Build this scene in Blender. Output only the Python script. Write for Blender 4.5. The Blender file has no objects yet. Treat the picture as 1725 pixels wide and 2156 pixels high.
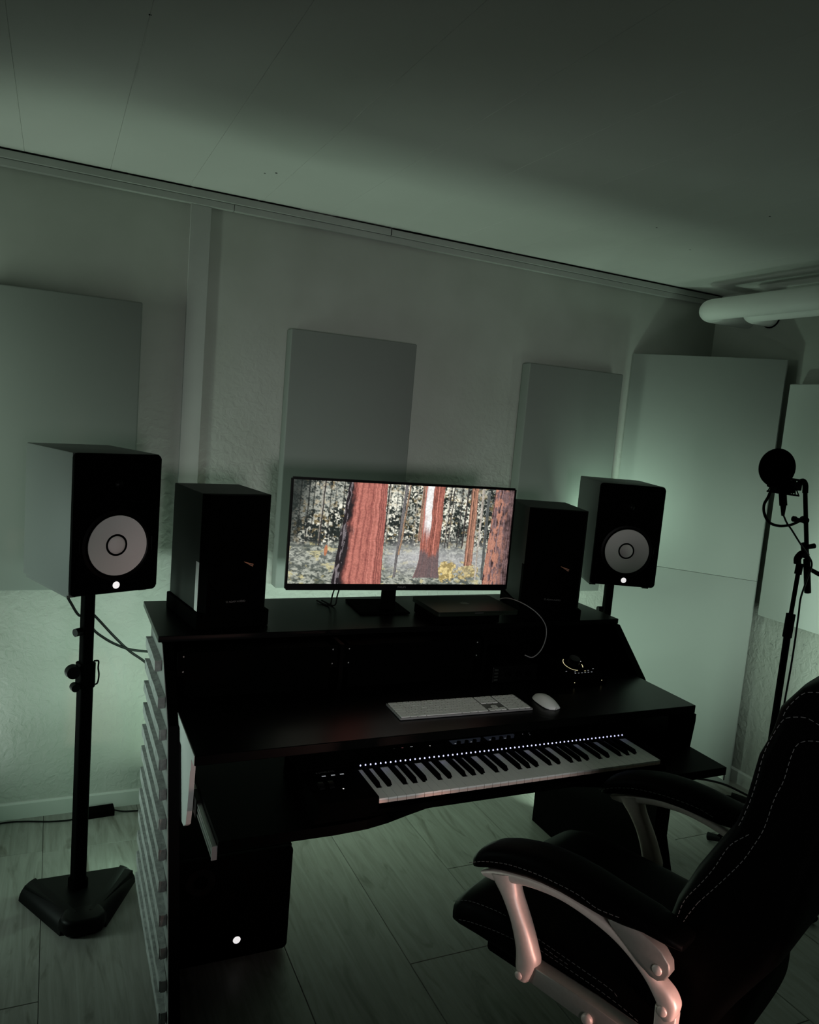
import bpy, bmesh, math, random
import numpy as np
from mathutils import Vector, Matrix
random.seed(4)
PI = math.pi
S = bpy.context.scene
COL = S.collection

# ------------------------------------------------------------------ camera
cam = bpy.data.cameras.new('camera')
camo = bpy.data.objects.new('camera', cam)
COL.objects.link(camo)
S.camera = camo
RX = Vector((0.90836844, -0.40955941, 0.08442667))
DN = Vector((0.02683984, -0.14437687, -0.9891587))
FW = Vector((0.41730852, 0.90078655, -0.12015489))
M3 = Matrix((RX, -DN, -FW)).transposed()
camo.matrix_world = Matrix.Translation((0, 0, 1.57)) @ M3.to_4x4()
cam.sensor_fit = 'VERTICAL'
cam.sensor_height = 24.0
cam.lens = 24.0 * 1642.551 / 2156.0
cam.clip_start = 0.02

# ------------------------------------------------------------------ world, lamps, exposure
w = bpy.data.worlds.new('world')
S.world = w
w.use_nodes = True
w.node_tree.nodes['Background'].inputs[0].default_value = (0.92, 1.0, 0.93, 1)
w.node_tree.nodes['Background'].inputs[1].default_value = 0.0008

def area(name, loc, aim, size, power, color, size_y=None, spread=PI):
    d = bpy.data.lights.new(name, 'AREA')
    d.energy = power
    d.color = color
    d.size = size
    d.spread = spread
    if size_y:
        d.shape = 'RECTANGLE'
        d.size_y = size_y
    o = bpy.data.objects.new(name, d)
    COL.objects.link(o)
    o.location = loc
    o.rotation_euler = (Vector(aim) - Vector(loc)).to_track_quat('-Z', 'Y').to_euler()
    return o

GREEN = (0.60, 1.0, 0.70)
# LED strip on the back of the rack bays, between desktop and shelf, aimed at the wall
area('shelf_strip_light', (1.08, 2.325, 0.83), (1.08, 3.0, 0.83), 1.46, 4.7, (0.74, 1.0, 0.86), 0.03)
# LED bar on the floor behind the desk, shining up the wall to the ceiling
area('floor_bar_light', (1.05, 2.78, 0.15), (1.05, 2.88, 1.3), 1.2, 6.4, (0.69, 1.0, 0.74), 0.22)
# LED strips down the rear edges of the desk legs
area('right_leg_strip_light', (1.895, 2.50, 0.45), (2.4, 2.85, 0.45), 0.03, 3.8, (0.69, 1.0, 0.78), 0.8)
area('left_leg_strip_light', (0.285, 2.50, 0.45), (-0.2, 2.85, 0.45), 0.03, 1.3, (0.60, 1.0, 0.74), 0.8)
# small LED clip lamp behind the right speaker, shining up into the corner
area('clip_lamp_light', (2.20, 2.74, 1.12), (2.50, 2.97, 1.38), 0.05, 1.0, (0.66, 1.0, 0.76), 0.05, math.radians(140))
# LED lamps left of the picture, one of them an added fill
area('corner_lamp_light', (-0.80, 2.42, 0.75), (0.3, 2.30, 0.70), 0.10, 2.5, (0.74, 1.0, 0.87), 1.0, math.radians(100))
area('left_fill_light', (-0.75, 2.60, 1.35), (0.3, 3.0, 1.5), 0.08, 2.6, (0.79, 1.0, 0.82), 1.0, math.radians(130))  # added fill for the upper left wall
area('wall_lamp_light', (-0.45, 2.88, 0.35), (0.1, 3.0, 0.9), 0.1, 1.2, (0.85, 1.0, 0.93), 0.3)
# LED lamp right of the picture and an added fill beside it
area('side_lamp_light', (2.78, 1.66, 0.90), (2.90, 2.6, 1.0), 0.08, 1.5, (0.80, 1.0, 0.85), 1.0, math.radians(130))
area('right_fill_light', (2.62, 1.66, 0.85), (2.97, 2.42, 0.85), 0.08, 0.55, (0.74, 1.0, 0.82), 0.9, math.radians(58))  # added fill to brighten the right wall
# glow of the key lights on the back of the keys
area('key_light_glow', (1.15, 1.7475, 0.6905), (1.15, 1.715, 0.675), 0.86, 0.011, (0.50, 0.50, 1.0), 0.002)
# dim lamps in the rest of the room, behind the photographer
area('room_lamp_light', (0.25, -1.25, 1.32), (1.1, 2.3, 1.10), 0.35, 1.75, (1.0, 0.99, 0.98), 0.35, math.radians(42))
area('warm_lamp_light', (1.22, 0.35, 0.57), (0.96, 1.12, 0.58), 0.10, 0.36, (1.0, 0.55, 0.47), 0.10, math.radians(38))
# added fill that brightens the floor under the desk
area('under_desk_fill_light', (1.20, 2.47, 0.70), (1.20, 2.62, 0.0), 1.0, 0.55, (0.65, 1.0, 0.70), 0.03, math.radians(110))

S.view_settings.view_transform = 'Standard'
S.view_settings.look = 'None'
S.view_settings.gamma = 1.0
S.view_settings.exposure = 0.0
S.view_settings.use_curve_mapping = False

# ------------------------------------------------------------------ materials
def mat(name, color, rough=0.6, spec=0.5, metal=0.0, emis=None, estr=0.0, bump=None, vary=None, coat=0.0):
    m = bpy.data.materials.new(name)
    m.use_nodes = True
    nt = m.node_tree
    b = nt.nodes['Principled BSDF']
    b.inputs['Base Color'].default_value = (*color, 1)
    b.inputs['Roughness'].default_value = rough
    b.inputs['Specular IOR Level'].default_value = spec
    b.inputs['Metallic'].default_value = metal
    b.inputs['Coat Weight'].default_value = coat
    if emis:
        b.inputs['Emission Color'].default_value = (*emis, 1)
        b.inputs['Emission Strength'].default_value = estr
    if bump or vary:
        tc = nt.nodes.new('ShaderNodeTexCoord')
    if vary:   # (scale, amount)
        n = nt.nodes.new('ShaderNodeTexNoise')
        n.inputs['Scale'].default_value = vary[0]
        n.inputs['Detail'].default_value = 6
        nt.links.new(tc.outputs['Object'], n.inputs['Vector'])
        r = nt.nodes.new('ShaderNodeValToRGB')
        a = vary[1]
        r.color_ramp.elements[0].position = 0.3
        r.color_ramp.elements[1].position = 0.7
        r.color_ramp.elements[0].color = (*[c * (1 - a) for c in color], 1)
        r.color_ramp.elements[1].color = (*[min(1, c * (1 + a)) for c in color], 1)
        nt.links.new(n.outputs['Fac'], r.inputs['Fac'])
        nt.links.new(r.outputs['Color'], b.inputs['Base Color'])
    if bump:   # (scale, strength, distance)
        n2 = nt.nodes.new('ShaderNodeTexNoise')
        n2.inputs['Scale'].default_value = bump[0]
        n2.inputs['Detail'].default_value = 8
        n2.inputs['Roughness'].default_value = 0.6
        nt.links.new(tc.outputs['Object'], n2.inputs['Vector'])
        bp = nt.nodes.new('ShaderNodeBump')
        bp.inputs['Strength'].default_value = bump[1]
        bp.inputs['Distance'].default_value = bump[2]
        nt.links.new(n2.outputs['Fac'], bp.inputs['Height'])
        nt.links.new(bp.outputs['Normal'], b.inputs['Normal'])
    return m

BLK = (0.0006, 0.0007, 0.0006)
M = {}
M['ceiling'] = mat('ceiling_paint', (0.62, 0.62, 0.60), 0.85, 0.2, bump=(9, 0.25, 0.004), vary=(2.2, 0.03))
M['trimwhite'] = mat('trim_paint', (0.43, 0.435, 0.42), 0.7, 0.25, vary=(7, 0.05))
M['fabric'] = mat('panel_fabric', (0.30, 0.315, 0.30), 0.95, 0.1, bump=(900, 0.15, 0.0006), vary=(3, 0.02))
M['fabric_lit'] = mat('panel_fabric_lit', (0.62, 0.64, 0.62), 0.95, 0.1, bump=(900, 0.15, 0.0006), vary=(3, 0.02))  # lighter copy of the panel fabric, carries lamp light on the right wall
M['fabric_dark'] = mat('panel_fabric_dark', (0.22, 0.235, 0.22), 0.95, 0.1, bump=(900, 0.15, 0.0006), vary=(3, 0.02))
M['base'] = mat('baseboard_paint', (0.52, 0.53, 0.50), 0.5, 0.3)
M['pipe'] = mat('pipe_paint', (0.84, 0.86, 0.83), 0.45, 0.35)
M['gap'] = mat('dark_gap', (0.004, 0.004, 0.004), 0.9, 0.0)
M['desk'] = mat('desk_laminate', BLK, 0.45, 0.025, bump=(300, 0.03, 0.0004))
M['desktop'] = mat('desktop_laminate', BLK, 0.30, 0.16, bump=(300, 0.03, 0.0004))
M['desk_side'] = mat('lit_side_grey', (0.26, 0.27, 0.26), 0.6, 0.2)  # black desk side greyed to carry the lamp light from the left
M['cheek'] = mat('lit_cheek_laminate', (0.70, 0.72, 0.70), 0.55, 0.25)  # pale tone paints lamp light on the black desk's left cheek
M['slat'] = mat('felt_slat', (0.36, 0.37, 0.36), 0.95, 0.05, bump=(120, 0.6, 0.003), vary=(60, 0.25))
M['blk'] = mat('matt_black', BLK, 0.7, 0.01)
M['blk2'] = mat('satin_black', BLK, 0.42, 0.10)
M['vinyl'] = mat('black_vinyl_wrap', (0.088, 0.095, 0.091), 0.55, 0.25, bump=(500, 0.1, 0.0005))
M['vinyl_dark'] = mat('dark_vinyl_wrap', (0.022, 0.026, 0.023), 0.55, 0.1, bump=(500, 0.1, 0.0005))
M['cone'] = mat('white_cone', (0.86, 0.82, 0.80), 0.6, 0.2)
M['capm'] = mat('dust_cap', (0.92, 0.86, 0.84), 0.5, 0.3)
M['led'] = mat('white_led', (0.9, 0.9, 0.9), 0.5, 0.1, emis=(1, 0.97, 0.97), estr=0.80)
M['leddot'] = mat('led_seam', (0.3, 0.3, 0.3), 0.5, 0.1, emis=(0.8, 0.8, 0.85), estr=0.35)
M['yled'] = mat('warm_led', (0.8, 0.8, 0.6), 0.5, 0.1, emis=(1.0, 0.88, 0.50), estr=0.75)
M['dimled'] = mat('dim_led', (0.3, 0.3, 0.3), 0.5, 0.1, emis=(0.75, 0.78, 0.85), estr=0.28)
M['keyled'] = mat('key_light_led', (0.8, 0.8, 0.9), 0.5, 0.1, emis=(0.60, 0.62, 0.95), estr=1.3)
M['screenled'] = mat('small_screen', (0.02, 0.02, 0.03), 0.3, 0.2, emis=(0.35, 0.36, 0.75), estr=0.012)
M['redled'] = mat('red_led', (0.3, 0.1, 0.1), 0.5, 0.1, emis=(1.0, 0.35, 0.4), estr=0.10)
M['logo'] = mat('grey_print', (0.12, 0.12, 0.12), 0.6, 0.2)
M['logo_dim'] = mat('dim_print', (0.06, 0.06, 0.06), 0.6, 0.2)
M['copper'] = mat('copper_print', (0.42, 0.17, 0.08), 0.45, 0.4)
M['wkey'] = mat('white_key', (0.84, 0.85, 0.82), 0.4, 0.35)
M['lit_key_front'] = mat('key_front', (0.75, 0.58, 0.52), 0.5, 0.3)  # pink of the warm light put into the white key fronts
M['alu'] = mat('aluminium', (0.42, 0.42, 0.42), 0.45, 0.5, metal=0.5)
M['cap'] = mat('keycap_white', (0.84, 0.85, 0.82), 0.55, 0.3)
M['kbase'] = mat('keyboard_base', (0.15, 0.16, 0.15), 0.55, 0.3)
M['legend'] = mat('key_legend', (0.18, 0.18, 0.18), 0.6, 0.1)
M['mouse'] = mat('mouse_white', (0.84, 0.84, 0.82), 0.35, 0.4)
M['laptop'] = mat('dark_aluminium', (0.006, 0.010, 0.006), 0.5, 0.12)
M['laptop_logo'] = mat('laptop_emblem', (0.02, 0.026, 0.02), 0.4, 0.3)
M['chrome'] = mat('slide_steel', (0.62, 0.64, 0.62), 0.3, 0.5, metal=0.9)
M['rubber'] = mat('black_cable', (0.003, 0.003, 0.003), 0.6, 0.15)
M['gcable'] = mat('grey_cable', (0.20, 0.20, 0.20), 0.5, 0.3)
M['leather'] = mat('black_leather', (0.0007, 0.0007, 0.0007), 0.5, 0.03, bump=(160, 0.15, 0.001))
M['stitch'] = mat('grey_thread', (0.10, 0.10, 0.10), 0.8, 0.1)
M['armmetal'] = mat('warm_lit_metal', (0.60, 0.50, 0.46), 0.45, 0.5, metal=0.25, vary=(120, 0.05))  # pinkish tone carries the warm light on the arm metal
M['armbar'] = mat('shaded_arm_metal', (0.26, 0.24, 0.22), 0.42, 0.5, metal=0.35, vary=(120, 0.05))  # darker copy of the arm metal for the parts in shade
M['knobtop'] = mat('knob_glass', (0.02, 0.022, 0.02), 0.25, 0.5)
M['glass'] = mat('screen_bezel', (0.001, 0.001, 0.001), 0.4, 0.08)

def wall_mat():
    m = mat('rough_plaster', (0.44, 0.45, 0.425), 0.85, 0.15)
    nt = m.node_tree
    b = nt.nodes['Principled BSDF']
    tc = nt.nodes.new('ShaderNodeTexCoord')
    n1 = nt.nodes.new('ShaderNodeTexNoise'); n1.inputs['Scale'].default_value = 42; n1.inputs['Detail'].default_value = 7
    n1.inputs['Distortion'].default_value = 0.6
    n2 = nt.nodes.new('ShaderNodeTexNoise'); n2.inputs['Scale'].default_value = 5; n2.inputs['Detail'].default_value = 3
    for n in (n1, n2): nt.links.new(tc.outputs['Object'], n.inputs['Vector'])
    # the plaster is rough below shoulder height and smoother above
    sep = nt.nodes.new('ShaderNodeSeparateXYZ'); nt.links.new(tc.outputs['Object'], sep.inputs[0])
    mr = nt.nodes.new('ShaderNodeMapRange')
    mr.inputs['From Min'].default_value = 1.9; mr.inputs['From Max'].default_value = 1.0
    mr.inputs['To Min'].default_value = 0.05; mr.inputs['To Max'].default_value = 1.0
    nt.links.new(sep.outputs['Z'], mr.inputs['Value'])
    mu = nt.nodes.new('ShaderNodeMath'); mu.operation = 'MULTIPLY'
    nt.links.new(n1.outputs['Fac'], mu.inputs[0]); nt.links.new(mr.outputs[0], mu.inputs[1])
    ad = nt.nodes.new('ShaderNodeMath'); ad.operation = 'MULTIPLY_ADD'; ad.inputs[1].default_value = 0.6
    nt.links.new(n2.outputs['Fac'], ad.inputs[0]); nt.links.new(mu.outputs[0], ad.inputs[2])
    bp = nt.nodes.new('ShaderNodeBump'); bp.inputs['Strength'].default_value = 0.55; bp.inputs['Distance'].default_value = 0.010
    nt.links.new(ad.outputs[0], bp.inputs['Height']); nt.links.new(bp.outputs['Normal'], b.inputs['Normal'])
    r = nt.nodes.new('ShaderNodeValToRGB')
    r.color_ramp.elements[0].position = 0.25; r.color_ramp.elements[0].color = (0.41, 0.42, 0.385, 1)
    r.color_ramp.elements[1].position = 0.75; r.color_ramp.elements[1].color = (0.47, 0.48, 0.45, 1)
    nt.links.new(n2.outputs['Fac'], r.inputs['Fac']); nt.links.new(r.outputs['Color'], b.inputs['Base Color'])
    return m
M['wall'] = wall_mat()
M['dark_wall'] = mat('low_bounce_grey', (0.06, 0.065, 0.06), 0.9, 0.1)  # unseen left wall darkened to cut the light it bounces

def floor_mat():
    m = mat('laminate_wood', (0.3, 0.3, 0.27), 0.42, 0.3)
    nt = m.node_tree
    b = nt.nodes['Principled BSDF']
    tc = nt.nodes.new('ShaderNodeTexCoord')
    oi = nt.nodes.new('ShaderNodeObjectInfo')
    cb = nt.nodes.new('ShaderNodeCombineXYZ')
    ml = nt.nodes.new('ShaderNodeMath'); ml.operation = 'MULTIPLY'; ml.inputs[1].default_value = 37.0
    nt.links.new(oi.outputs['Random'], ml.inputs[0]); nt.links.new(ml.outputs[0], cb.inputs[0]); nt.links.new(ml.outputs[0], cb.inputs[1])
    va = nt.nodes.new('ShaderNodeVectorMath'); va.operation = 'ADD'
    nt.links.new(tc.outputs['Object'], va.inputs[0]); nt.links.new(cb.outputs[0], va.inputs[1])
    mp = nt.nodes.new('ShaderNodeMapping'); mp.inputs['Scale'].default_value = (16, 1.3, 1)
    nt.links.new(va.outputs[0], mp.inputs['Vector'])
    n1 = nt.nodes.new('ShaderNodeTexNoise'); n1.inputs['Scale'].default_value = 2.0; n1.inputs['Detail'].default_value = 9
    n1.inputs['Distortion'].default_value = 1.6; n1.inputs['Roughness'].default_value = 0.62
    nt.links.new(mp.outputs[0], n1.inputs['Vector'])
    mp2 = nt.nodes.new('ShaderNodeMapping'); mp2.inputs['Scale'].default_value = (9, 2.2, 1)
    nt.links.new(va.outputs[0], mp2.inputs['Vector'])
    n2 = nt.nodes.new('ShaderNodeTexNoise'); n2.inputs['Scale'].default_value = 1.0; n2.inputs['Detail'].default_value = 4
    n2.inputs['Distortion'].default_value = 2.5
    nt.links.new(mp2.outputs[0], n2.inputs['Vector'])
    r = nt.nodes.new('ShaderNodeValToRGB')
    r.color_ramp.elements[0].position = 0.3; r.color_ramp.elements[0].color = (0.185, 0.182, 0.162, 1)
    r.color_ramp.elements[1].position = 0.66; r.color_ramp.elements[1].color = (0.285, 0.282, 0.258, 1)
    nt.links.new(n1.outputs['Fac'], r.inputs['Fac'])
    r2 = nt.nodes.new('ShaderNodeValToRGB')       # dark knots and streaks
    r2.color_ramp.elements[0].position = 0.24; r2.color_ramp.elements[0].color = (0.45, 0.42, 0.38, 1)
    r2.color_ramp.elements[1].position = 0.42; r2.color_ramp.elements[1].color = (1, 1, 1, 1)
    nt.links.new(n2.outputs['Fac'], r2.inputs['Fac'])
    mx = nt.nodes.new('ShaderNodeMix'); mx.data_type = 'RGBA'; mx.blend_type = 'MULTIPLY'; mx.inputs[0].default_value = 1
    nt.links.new(r.outputs['Color'], mx.inputs[6]); nt.links.new(r2.outputs['Color'], mx.inputs[7])
    nt.links.new(mx.outputs[2], b.inputs['Base Color'])
    bp = nt.nodes.new('ShaderNodeBump'); bp.inputs['Strength'].default_value = 0.12; bp.inputs['Distance'].default_value = 0.002
    nt.links.new(n1.outputs['Fac'], bp.inputs['Height']); nt.links.new(bp.outputs['Normal'], b.inputs['Normal'])
    return m
M['floor'] = floor_mat()

# ------------------------------------------------------------------ mesh helpers
def tag(o, label=None, cat=None, group=None, kind=None):
    if label: o['label'] = label
    if cat: o['category'] = cat
    if group: o['group'] = group
    if kind: o['kind'] = kind
    return o

def thing(name, label, cat, loc=(0, 0, 0), rotz=0, group=None):
    o = bpy.data.objects.new(name, None)
    COL.objects.link(o)
    o.location = loc
    o.rotation_euler = (0, 0, rotz)
    o.empty_display_size = 0.05
    return tag(o, label, cat, group)

def obj(name, bm, m, parent=None, smooth=False, loc=None, sharp=35):
    bmesh.ops.recalc_face_normals(bm, faces=bm.faces)
    me = bpy.data.meshes.new(name)
    bm.to_mesh(me)
    bm.free()
    me.materials.append(m)
    if smooth:
        me.polygons.foreach_set('use_smooth', [True] * len(me.polygons))
        try: me.set_sharp_from_angle(angle=math.radians(sharp))
        except Exception: pass
    o = bpy.data.objects.new(name, me)
    COL.objects.link(o)
    if loc is not None: o.location = loc
    if parent is not None: o.parent = parent
    return o

def B(): return bmesh.new()

def box(bm, x0, x1, y0, y1, z0, z1, bev=0.0, seg=2, mtx=None):
    v = [bm.verts.new(p) for p in ((x0, y0, z0), (x1, y0, z0), (x1, y1, z0), (x0, y1, z0),
                                   (x0, y0, z1), (x1, y0, z1), (x1, y1, z1), (x0, y1, z1))]
    fs = [bm.faces.new([v[i] for i in f]) for f in ((0, 3, 2, 1), (4, 5, 6, 7), (0, 1, 5, 4), (1, 2, 6, 5), (2, 3, 7, 6), (3, 0, 4, 7))]
    if bev:
        r = bmesh.ops.bevel(bm, geom=list({e for f in fs for e in f.edges}), offset=bev, segments=seg, affect='EDGES', profile=0.5)
        vs = list({vv for f in r['faces'] for vv in f.verts} | {x for x in v if x.is_valid})
    else: vs = v
    if mtx is not None: bmesh.ops.transform(bm, matrix=mtx, verts=vs)
    return bm

def prism(bm, pts, a, b, axis='x', bev=0.0, seg=2):
    """pts: 2-D outline; extruded from a to b along axis. x: (y,z); y: (x,z); z: (x,y)"""
    def P(p, t):
        return {'x': (t, p[0], p[1]), 'y': (p[0], t, p[1]), 'z': (p[0], p[1], t)}[axis]
    n = len(pts)
    A = [bm.verts.new(P(p, a)) for p in pts]
    Bv = [bm.verts.new(P(p, b)) for p in pts]
    f1 = bm.faces.new(A); f2 = bm.faces.new(Bv[::-1])
    for i in range(n):
        bm.faces.new((A[i], A[(i + 1) % n], Bv[(i + 1) % n], Bv[i]))
    if bev:
        bmesh.ops.bevel(bm, geom=list(f1.edges) + list(f2.edges), offset=bev, segments=seg, affect='EDGES', profile=0.5)
    return bm

def catmull(pts, n=8):
    pts = [Vector(p) for p in pts]
    if len(pts) < 3: return pts
    P = [2 * pts[0] - pts[1]] + pts + [2 * pts[-1] - pts[-2]]
    out = []
    for i in range(1, len(P) - 2):
        for k in range(n):
            t = k / n
            out.append(0.5 * ((2 * P[i]) + (-P[i - 1] + P[i + 1]) * t + (2 * P[i - 1] - 5 * P[i] + 4 * P[i + 1] - P[i + 2]) * t * t
                              + (-P[i - 1] + 3 * P[i] - 3 * P[i + 1] + P[i + 2]) * t ** 3))
    out.append(pts[-1])
    return out

def tube(bm, pts, r, seg=10, n=8, smooth=True):
    """round tube; r a number or one radius per control point"""
    if isinstance(r, (int, float)): r = [r] * len(pts)
    if smooth and len(pts) > 2:
        P = catmull(pts, n)
        m = len(P)
        rr = [r[min(int(i / n), len(r) - 1)] * (1 - (i / n) % 1) + r[min(int(i / n) + 1, len(r) - 1)] * ((i / n) % 1) for i in range(m)]
    else:
        P = [Vector(p) for p in pts]; rr = r
    rings = []
    up = Vector((0, 0, 1))
    t0 = (P[1] - P[0]).normalized()
    u = t0.cross(up) if abs(t0.dot(up)) < 0.95 else t0.cross(Vector((1, 0, 0)))
    u.normalize()
    for i, p in enumerate(P):
        a = P[max(i - 1, 0)]; b = P[min(i + 1, len(P) - 1)]
        t = (b - a).normalized()
        u = (u - t * u.dot(t)).normalized()
        v = t.cross(u)
        rings.append([bm.verts.new(p + (u * math.cos(2 * PI * k / seg) + v * math.sin(2 * PI * k / seg)) * rr[i]) for k in range(seg)])
    for a, b in zip(rings, rings[1:]):
        for k in range(seg):
            bm.faces.new((a[k], a[(k + 1) % seg], b[(k + 1) % seg], b[k]))
    bm.faces.new(rings[0][::-1]); bm.faces.new(rings[-1])
    return bm

def cyl(bm, p0, p1, r0, r1=None, seg=20):
    return tube(bm, [p0, p1], [r0, r0 if r1 is None else r1], seg, smooth=False)

def lathe(bm, prof, seg=40, mtx=None):
    """profile of (radius, height) turned about the local z axis"""
    rings = []
    allv = []
    for r, z in prof:
        if r < 1e-6:
            v = bm.verts.new((0, 0, z)); rings.append([v]); allv.append(v)
        else:
            ring = [bm.verts.new((r * math.cos(2 * PI * k / seg), r * math.sin(2 * PI * k / seg), z)) for k in range(seg)]
            rings.append(ring); allv += ring
    for a, b in zip(rings, rings[1:]):
        if len(a) == 1 and len(b) == 1: continue
        for k in range(seg):
            if len(a) == 1: bm.faces.new((a[0], b[k], b[(k + 1) % seg]))
            elif len(b) == 1: bm.faces.new((a[k], a[(k + 1) % seg], b[0]))
            else: bm.faces.new((a[k], a[(k + 1) % seg], b[(k + 1) % seg], b[k]))
    if mtx is not None: bmesh.ops.transform(bm, matrix=mtx, verts=allv)
    return bm

def text(name, body, size, m, parent, mtx, align='CENTER', extrude=0.0002):
    c = bpy.data.curves.new(name, 'FONT')
    c.body = body; c.size = size; c.align_x = align; c.extrude = extrude
    t = bpy.data.objects.new(name + '_tmp', c)
    COL.objects.link(t)
    dg = bpy.context.evaluated_depsgraph_get()
    me = bpy.data.meshes.new_from_object(t.evaluated_get(dg))
    bpy.data.objects.remove(t)
    me.name = name
    me.transform(mtx)
    me.materials.clear(); me.materials.append(m)
    o = bpy.data.objects.new(name, me)
    COL.objects.link(o)
    o.parent = parent
    return o

TOY = Matrix.Rotation(PI / 2, 4, 'X')      # flat text or a lathe turned to face -Y
def facing(x, y, z): return Matrix.Translation((x, y, z)) @ TOY

# ------------------------------------------------------------------ room shell
def zc(x, z): return z - 0.0102 * (x + 0.18)          # the old ceiling drops a little to the right

bm = B(); box(bm, -1.62, 3.09, 3.0, 3.12, 0, 2.42)
tag(obj('wall_back', bm, M['wall']), kind='structure')
bm = B(); box(bm, 2.97, 3.09, -1.45, 3.0, 0, 2.42)
wr = tag(obj('wall_right', bm, M['wall']), kind='structure')
bm = B(); box(bm, -1.74, -1.62, -1.45, 3.0, 0, 2.42)
tag(obj('wall_left', bm, M['dark_wall']), kind='structure')

floor = B(); box(floor, -1.62, 2.97, -1.45, 3.0, -0.06, -0.010)
floor = tag(obj('floor', floor, M['gap']), kind='structure')
PW = 0.3262
plank_cache = {}
joints = {0: [2.735, 1.45, 0.16, -1.1], -1: [2.745, 2.02, 0.75, -0.55], 1: [2.30, 1.02, -0.25], 2: [2.60, 1.30, 0.0], 3: [1.85, 0.55, -0.7],
          4: [2.25, 0.95, -0.3], 5: [1.30, 0.0], 6: [2.40, 1.10, -0.2]}
for k in range(-5, 10):
    x0 = 0.004 + k * PW; x1 = x0 + PW
    x0 = max(x0, -1.62); x1 = min(x1, 2.97)
    if x1 - x0 < 0.02: continue
    js = joints.get(k) or sorted([2.6 - ((k * 0.61) % 1.28) - 1.28 * q for q in range(4)], reverse=True)
    ys = [3.0] + [j for j in js if j > -1.4] + [-1.45]
    for a, b in zip(ys, ys[1:]):
        key = (round(x1 - x0, 3), round(a - b, 3))
        if key not in plank_cache:
            bm = B(); hx = (x1 - x0) / 2 - 0.0006; hy = (a - b) / 2 - 0.0006
            box(bm, -hx, hx, -hy, hy, -0.010, 0, 0.0012, 1)
            o = obj('plank', bm, M['floor'], floor); plank_cache[key] = o.data
        else:
            o = bpy.data.objects.new('plank', plank_cache[key]); COL.objects.link(o); o.parent = floor
        o.location = ((x0 + x1) / 2, (a + b) / 2, 0)

ceil = B(); box(ceil, -1.62, 2.97, -1.45, 3.0, 2.36, 2.42)
ceil = tag(obj('ceiling', ceil, M['gap']), kind='structure')
for k in range(-7, 12):
    x0 = max(0.152 + k * 0.2625, -1.62); x1 = min(0.152 + (k + 1) * 0.2625, 2.97)
    if x1 - x0 < 0.03: continue
    bm = B()
    prism(bm, [(x0 + 0.0002, zc(x0, 2.321)), (x1 - 0.0002, zc(x1, 2.321)), (x1 - 0.0002, 2.362), (x0 + 0.0002, 2.362)], -1.449, 2.999, 'y')
    es = [e for e in bm.edges if abs(e.verts[0].co.y - e.verts[1].co.y) > 1 and max(v.co.z for v in e.verts) < 2.35]
    bmesh.ops.bevel(bm, geom=es, offset=0.0007, segments=1, affect='EDGES')
    obj('ceiling_board', bm, M['ceiling'], ceil)
# raised remains of old filler along some ceiling joints
for x, ya, yb in ((0.677, 2.62, 2.55), (0.677, 2.10, 1.62), (0.940, 2.32, 2.18), (0.940, 1.82, 1.55), (1.202, 1.50, 1.38), (0.152, 2.2, 1.7)):
    bm = B(); pts = []
    n = 9
    for i in range(n):
        t = i / (n - 1); y = ya + (yb - ya) * t
        pts.append((x + random.uniform(-.0015, .0015), y, zc(x, 2.3212)))
    tube(bm, pts, [0.0004] + [random.uniform(.0010, .0022) for _ in range(n - 2)] + [0.0004], 6, 3)
    obj('joint_filler', bm, M['ceiling'], ceil, True)

def sloped_board(name, x0, x1, y0, y1, z0, z1, m, parent=None, bev=0.0015):
    bm = B()
    prism(bm, [(x0, zc(x0, z0)), (x1, zc(x1, z0)), (x1, zc(x1, z1)), (x0, zc(x0, z1))], y0, y1, 'y')
    if bev: bmesh.ops.bevel(bm, geom=bm.edges[:], offset=bev, segments=1, affect='EDGES')
    return obj(name, bm, m, parent)

trim = thing('trim_1', None, None); trim['kind'] = 'structure'
sloped_board('upper_board', -1.61, 1.1945, 2.972, 2.9995, 2.2905, 2.3165, M['trimwhite'], trim)
sloped_board('upper_board', 1.1965, 2.96, 2.972, 2.9995, 2.2905, 2.3150, M['trimwhite'], trim)
sloped_board('lower_board', -1.61, 0.576, 2.979, 2.9995, 2.2660, 2.2895, M['trimwhite'], trim)
sloped_board('lower_board', 0.578, 2.96, 2.979, 2.9995, 2.2660, 2.2895, M['trimwhite'], trim)
bm = B()
for (a, b, d) in ((-1.6, 0.21, .0026), (0.215, 0.42, .0030), (0.43, 0.66, .0030), (0.665, 0.82, .0056), (0.96, 1.19, .0022), (1.20, 1.42, .0045), (1.42, 1.75, .0052), (1.75, 2.3, .0038), (2.3, 2.95, .0018)):
    prism(bm, [(a, zc(a, 2.3168)), (b, zc(b, 2.3168)), (b, zc(b, 2.3168 + d * .5)), ((a + b) / 2, zc((a + b) / 2, 2.3168 + d)), (a, zc(a, 2.3168 + d * .3))], 2.970, 2.978, 'y')
obj('shadow_strip', bm, M['gap'], trim)  # black strips painted in for the shade between trim and ceiling
bm = B(); box(bm, 1.1946, 1.1964, 2.9715, 2.98, zc(1.195, 2.291), zc(1.195, 2.316)); obj('board_joint', bm, M['gap'], trim)
bm = B(); prism(bm, [(0.430, 0.085), (0.497, 0.085), (0.497, 2.2585), (0.425, 2.2600)], 2.986, 2.9995, 'y', 0.001, 1)
t2 = tag(obj('trim_2', bm, M['trimwhite']), kind='structure')
bm = B(); box(bm, 0.424, 0.498, 2.984, 2.999, 2.2602, 2.2622); obj('shadow_strip', bm, M['gap'], t2)  # black strip painted in as the shadow line above this trim

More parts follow.
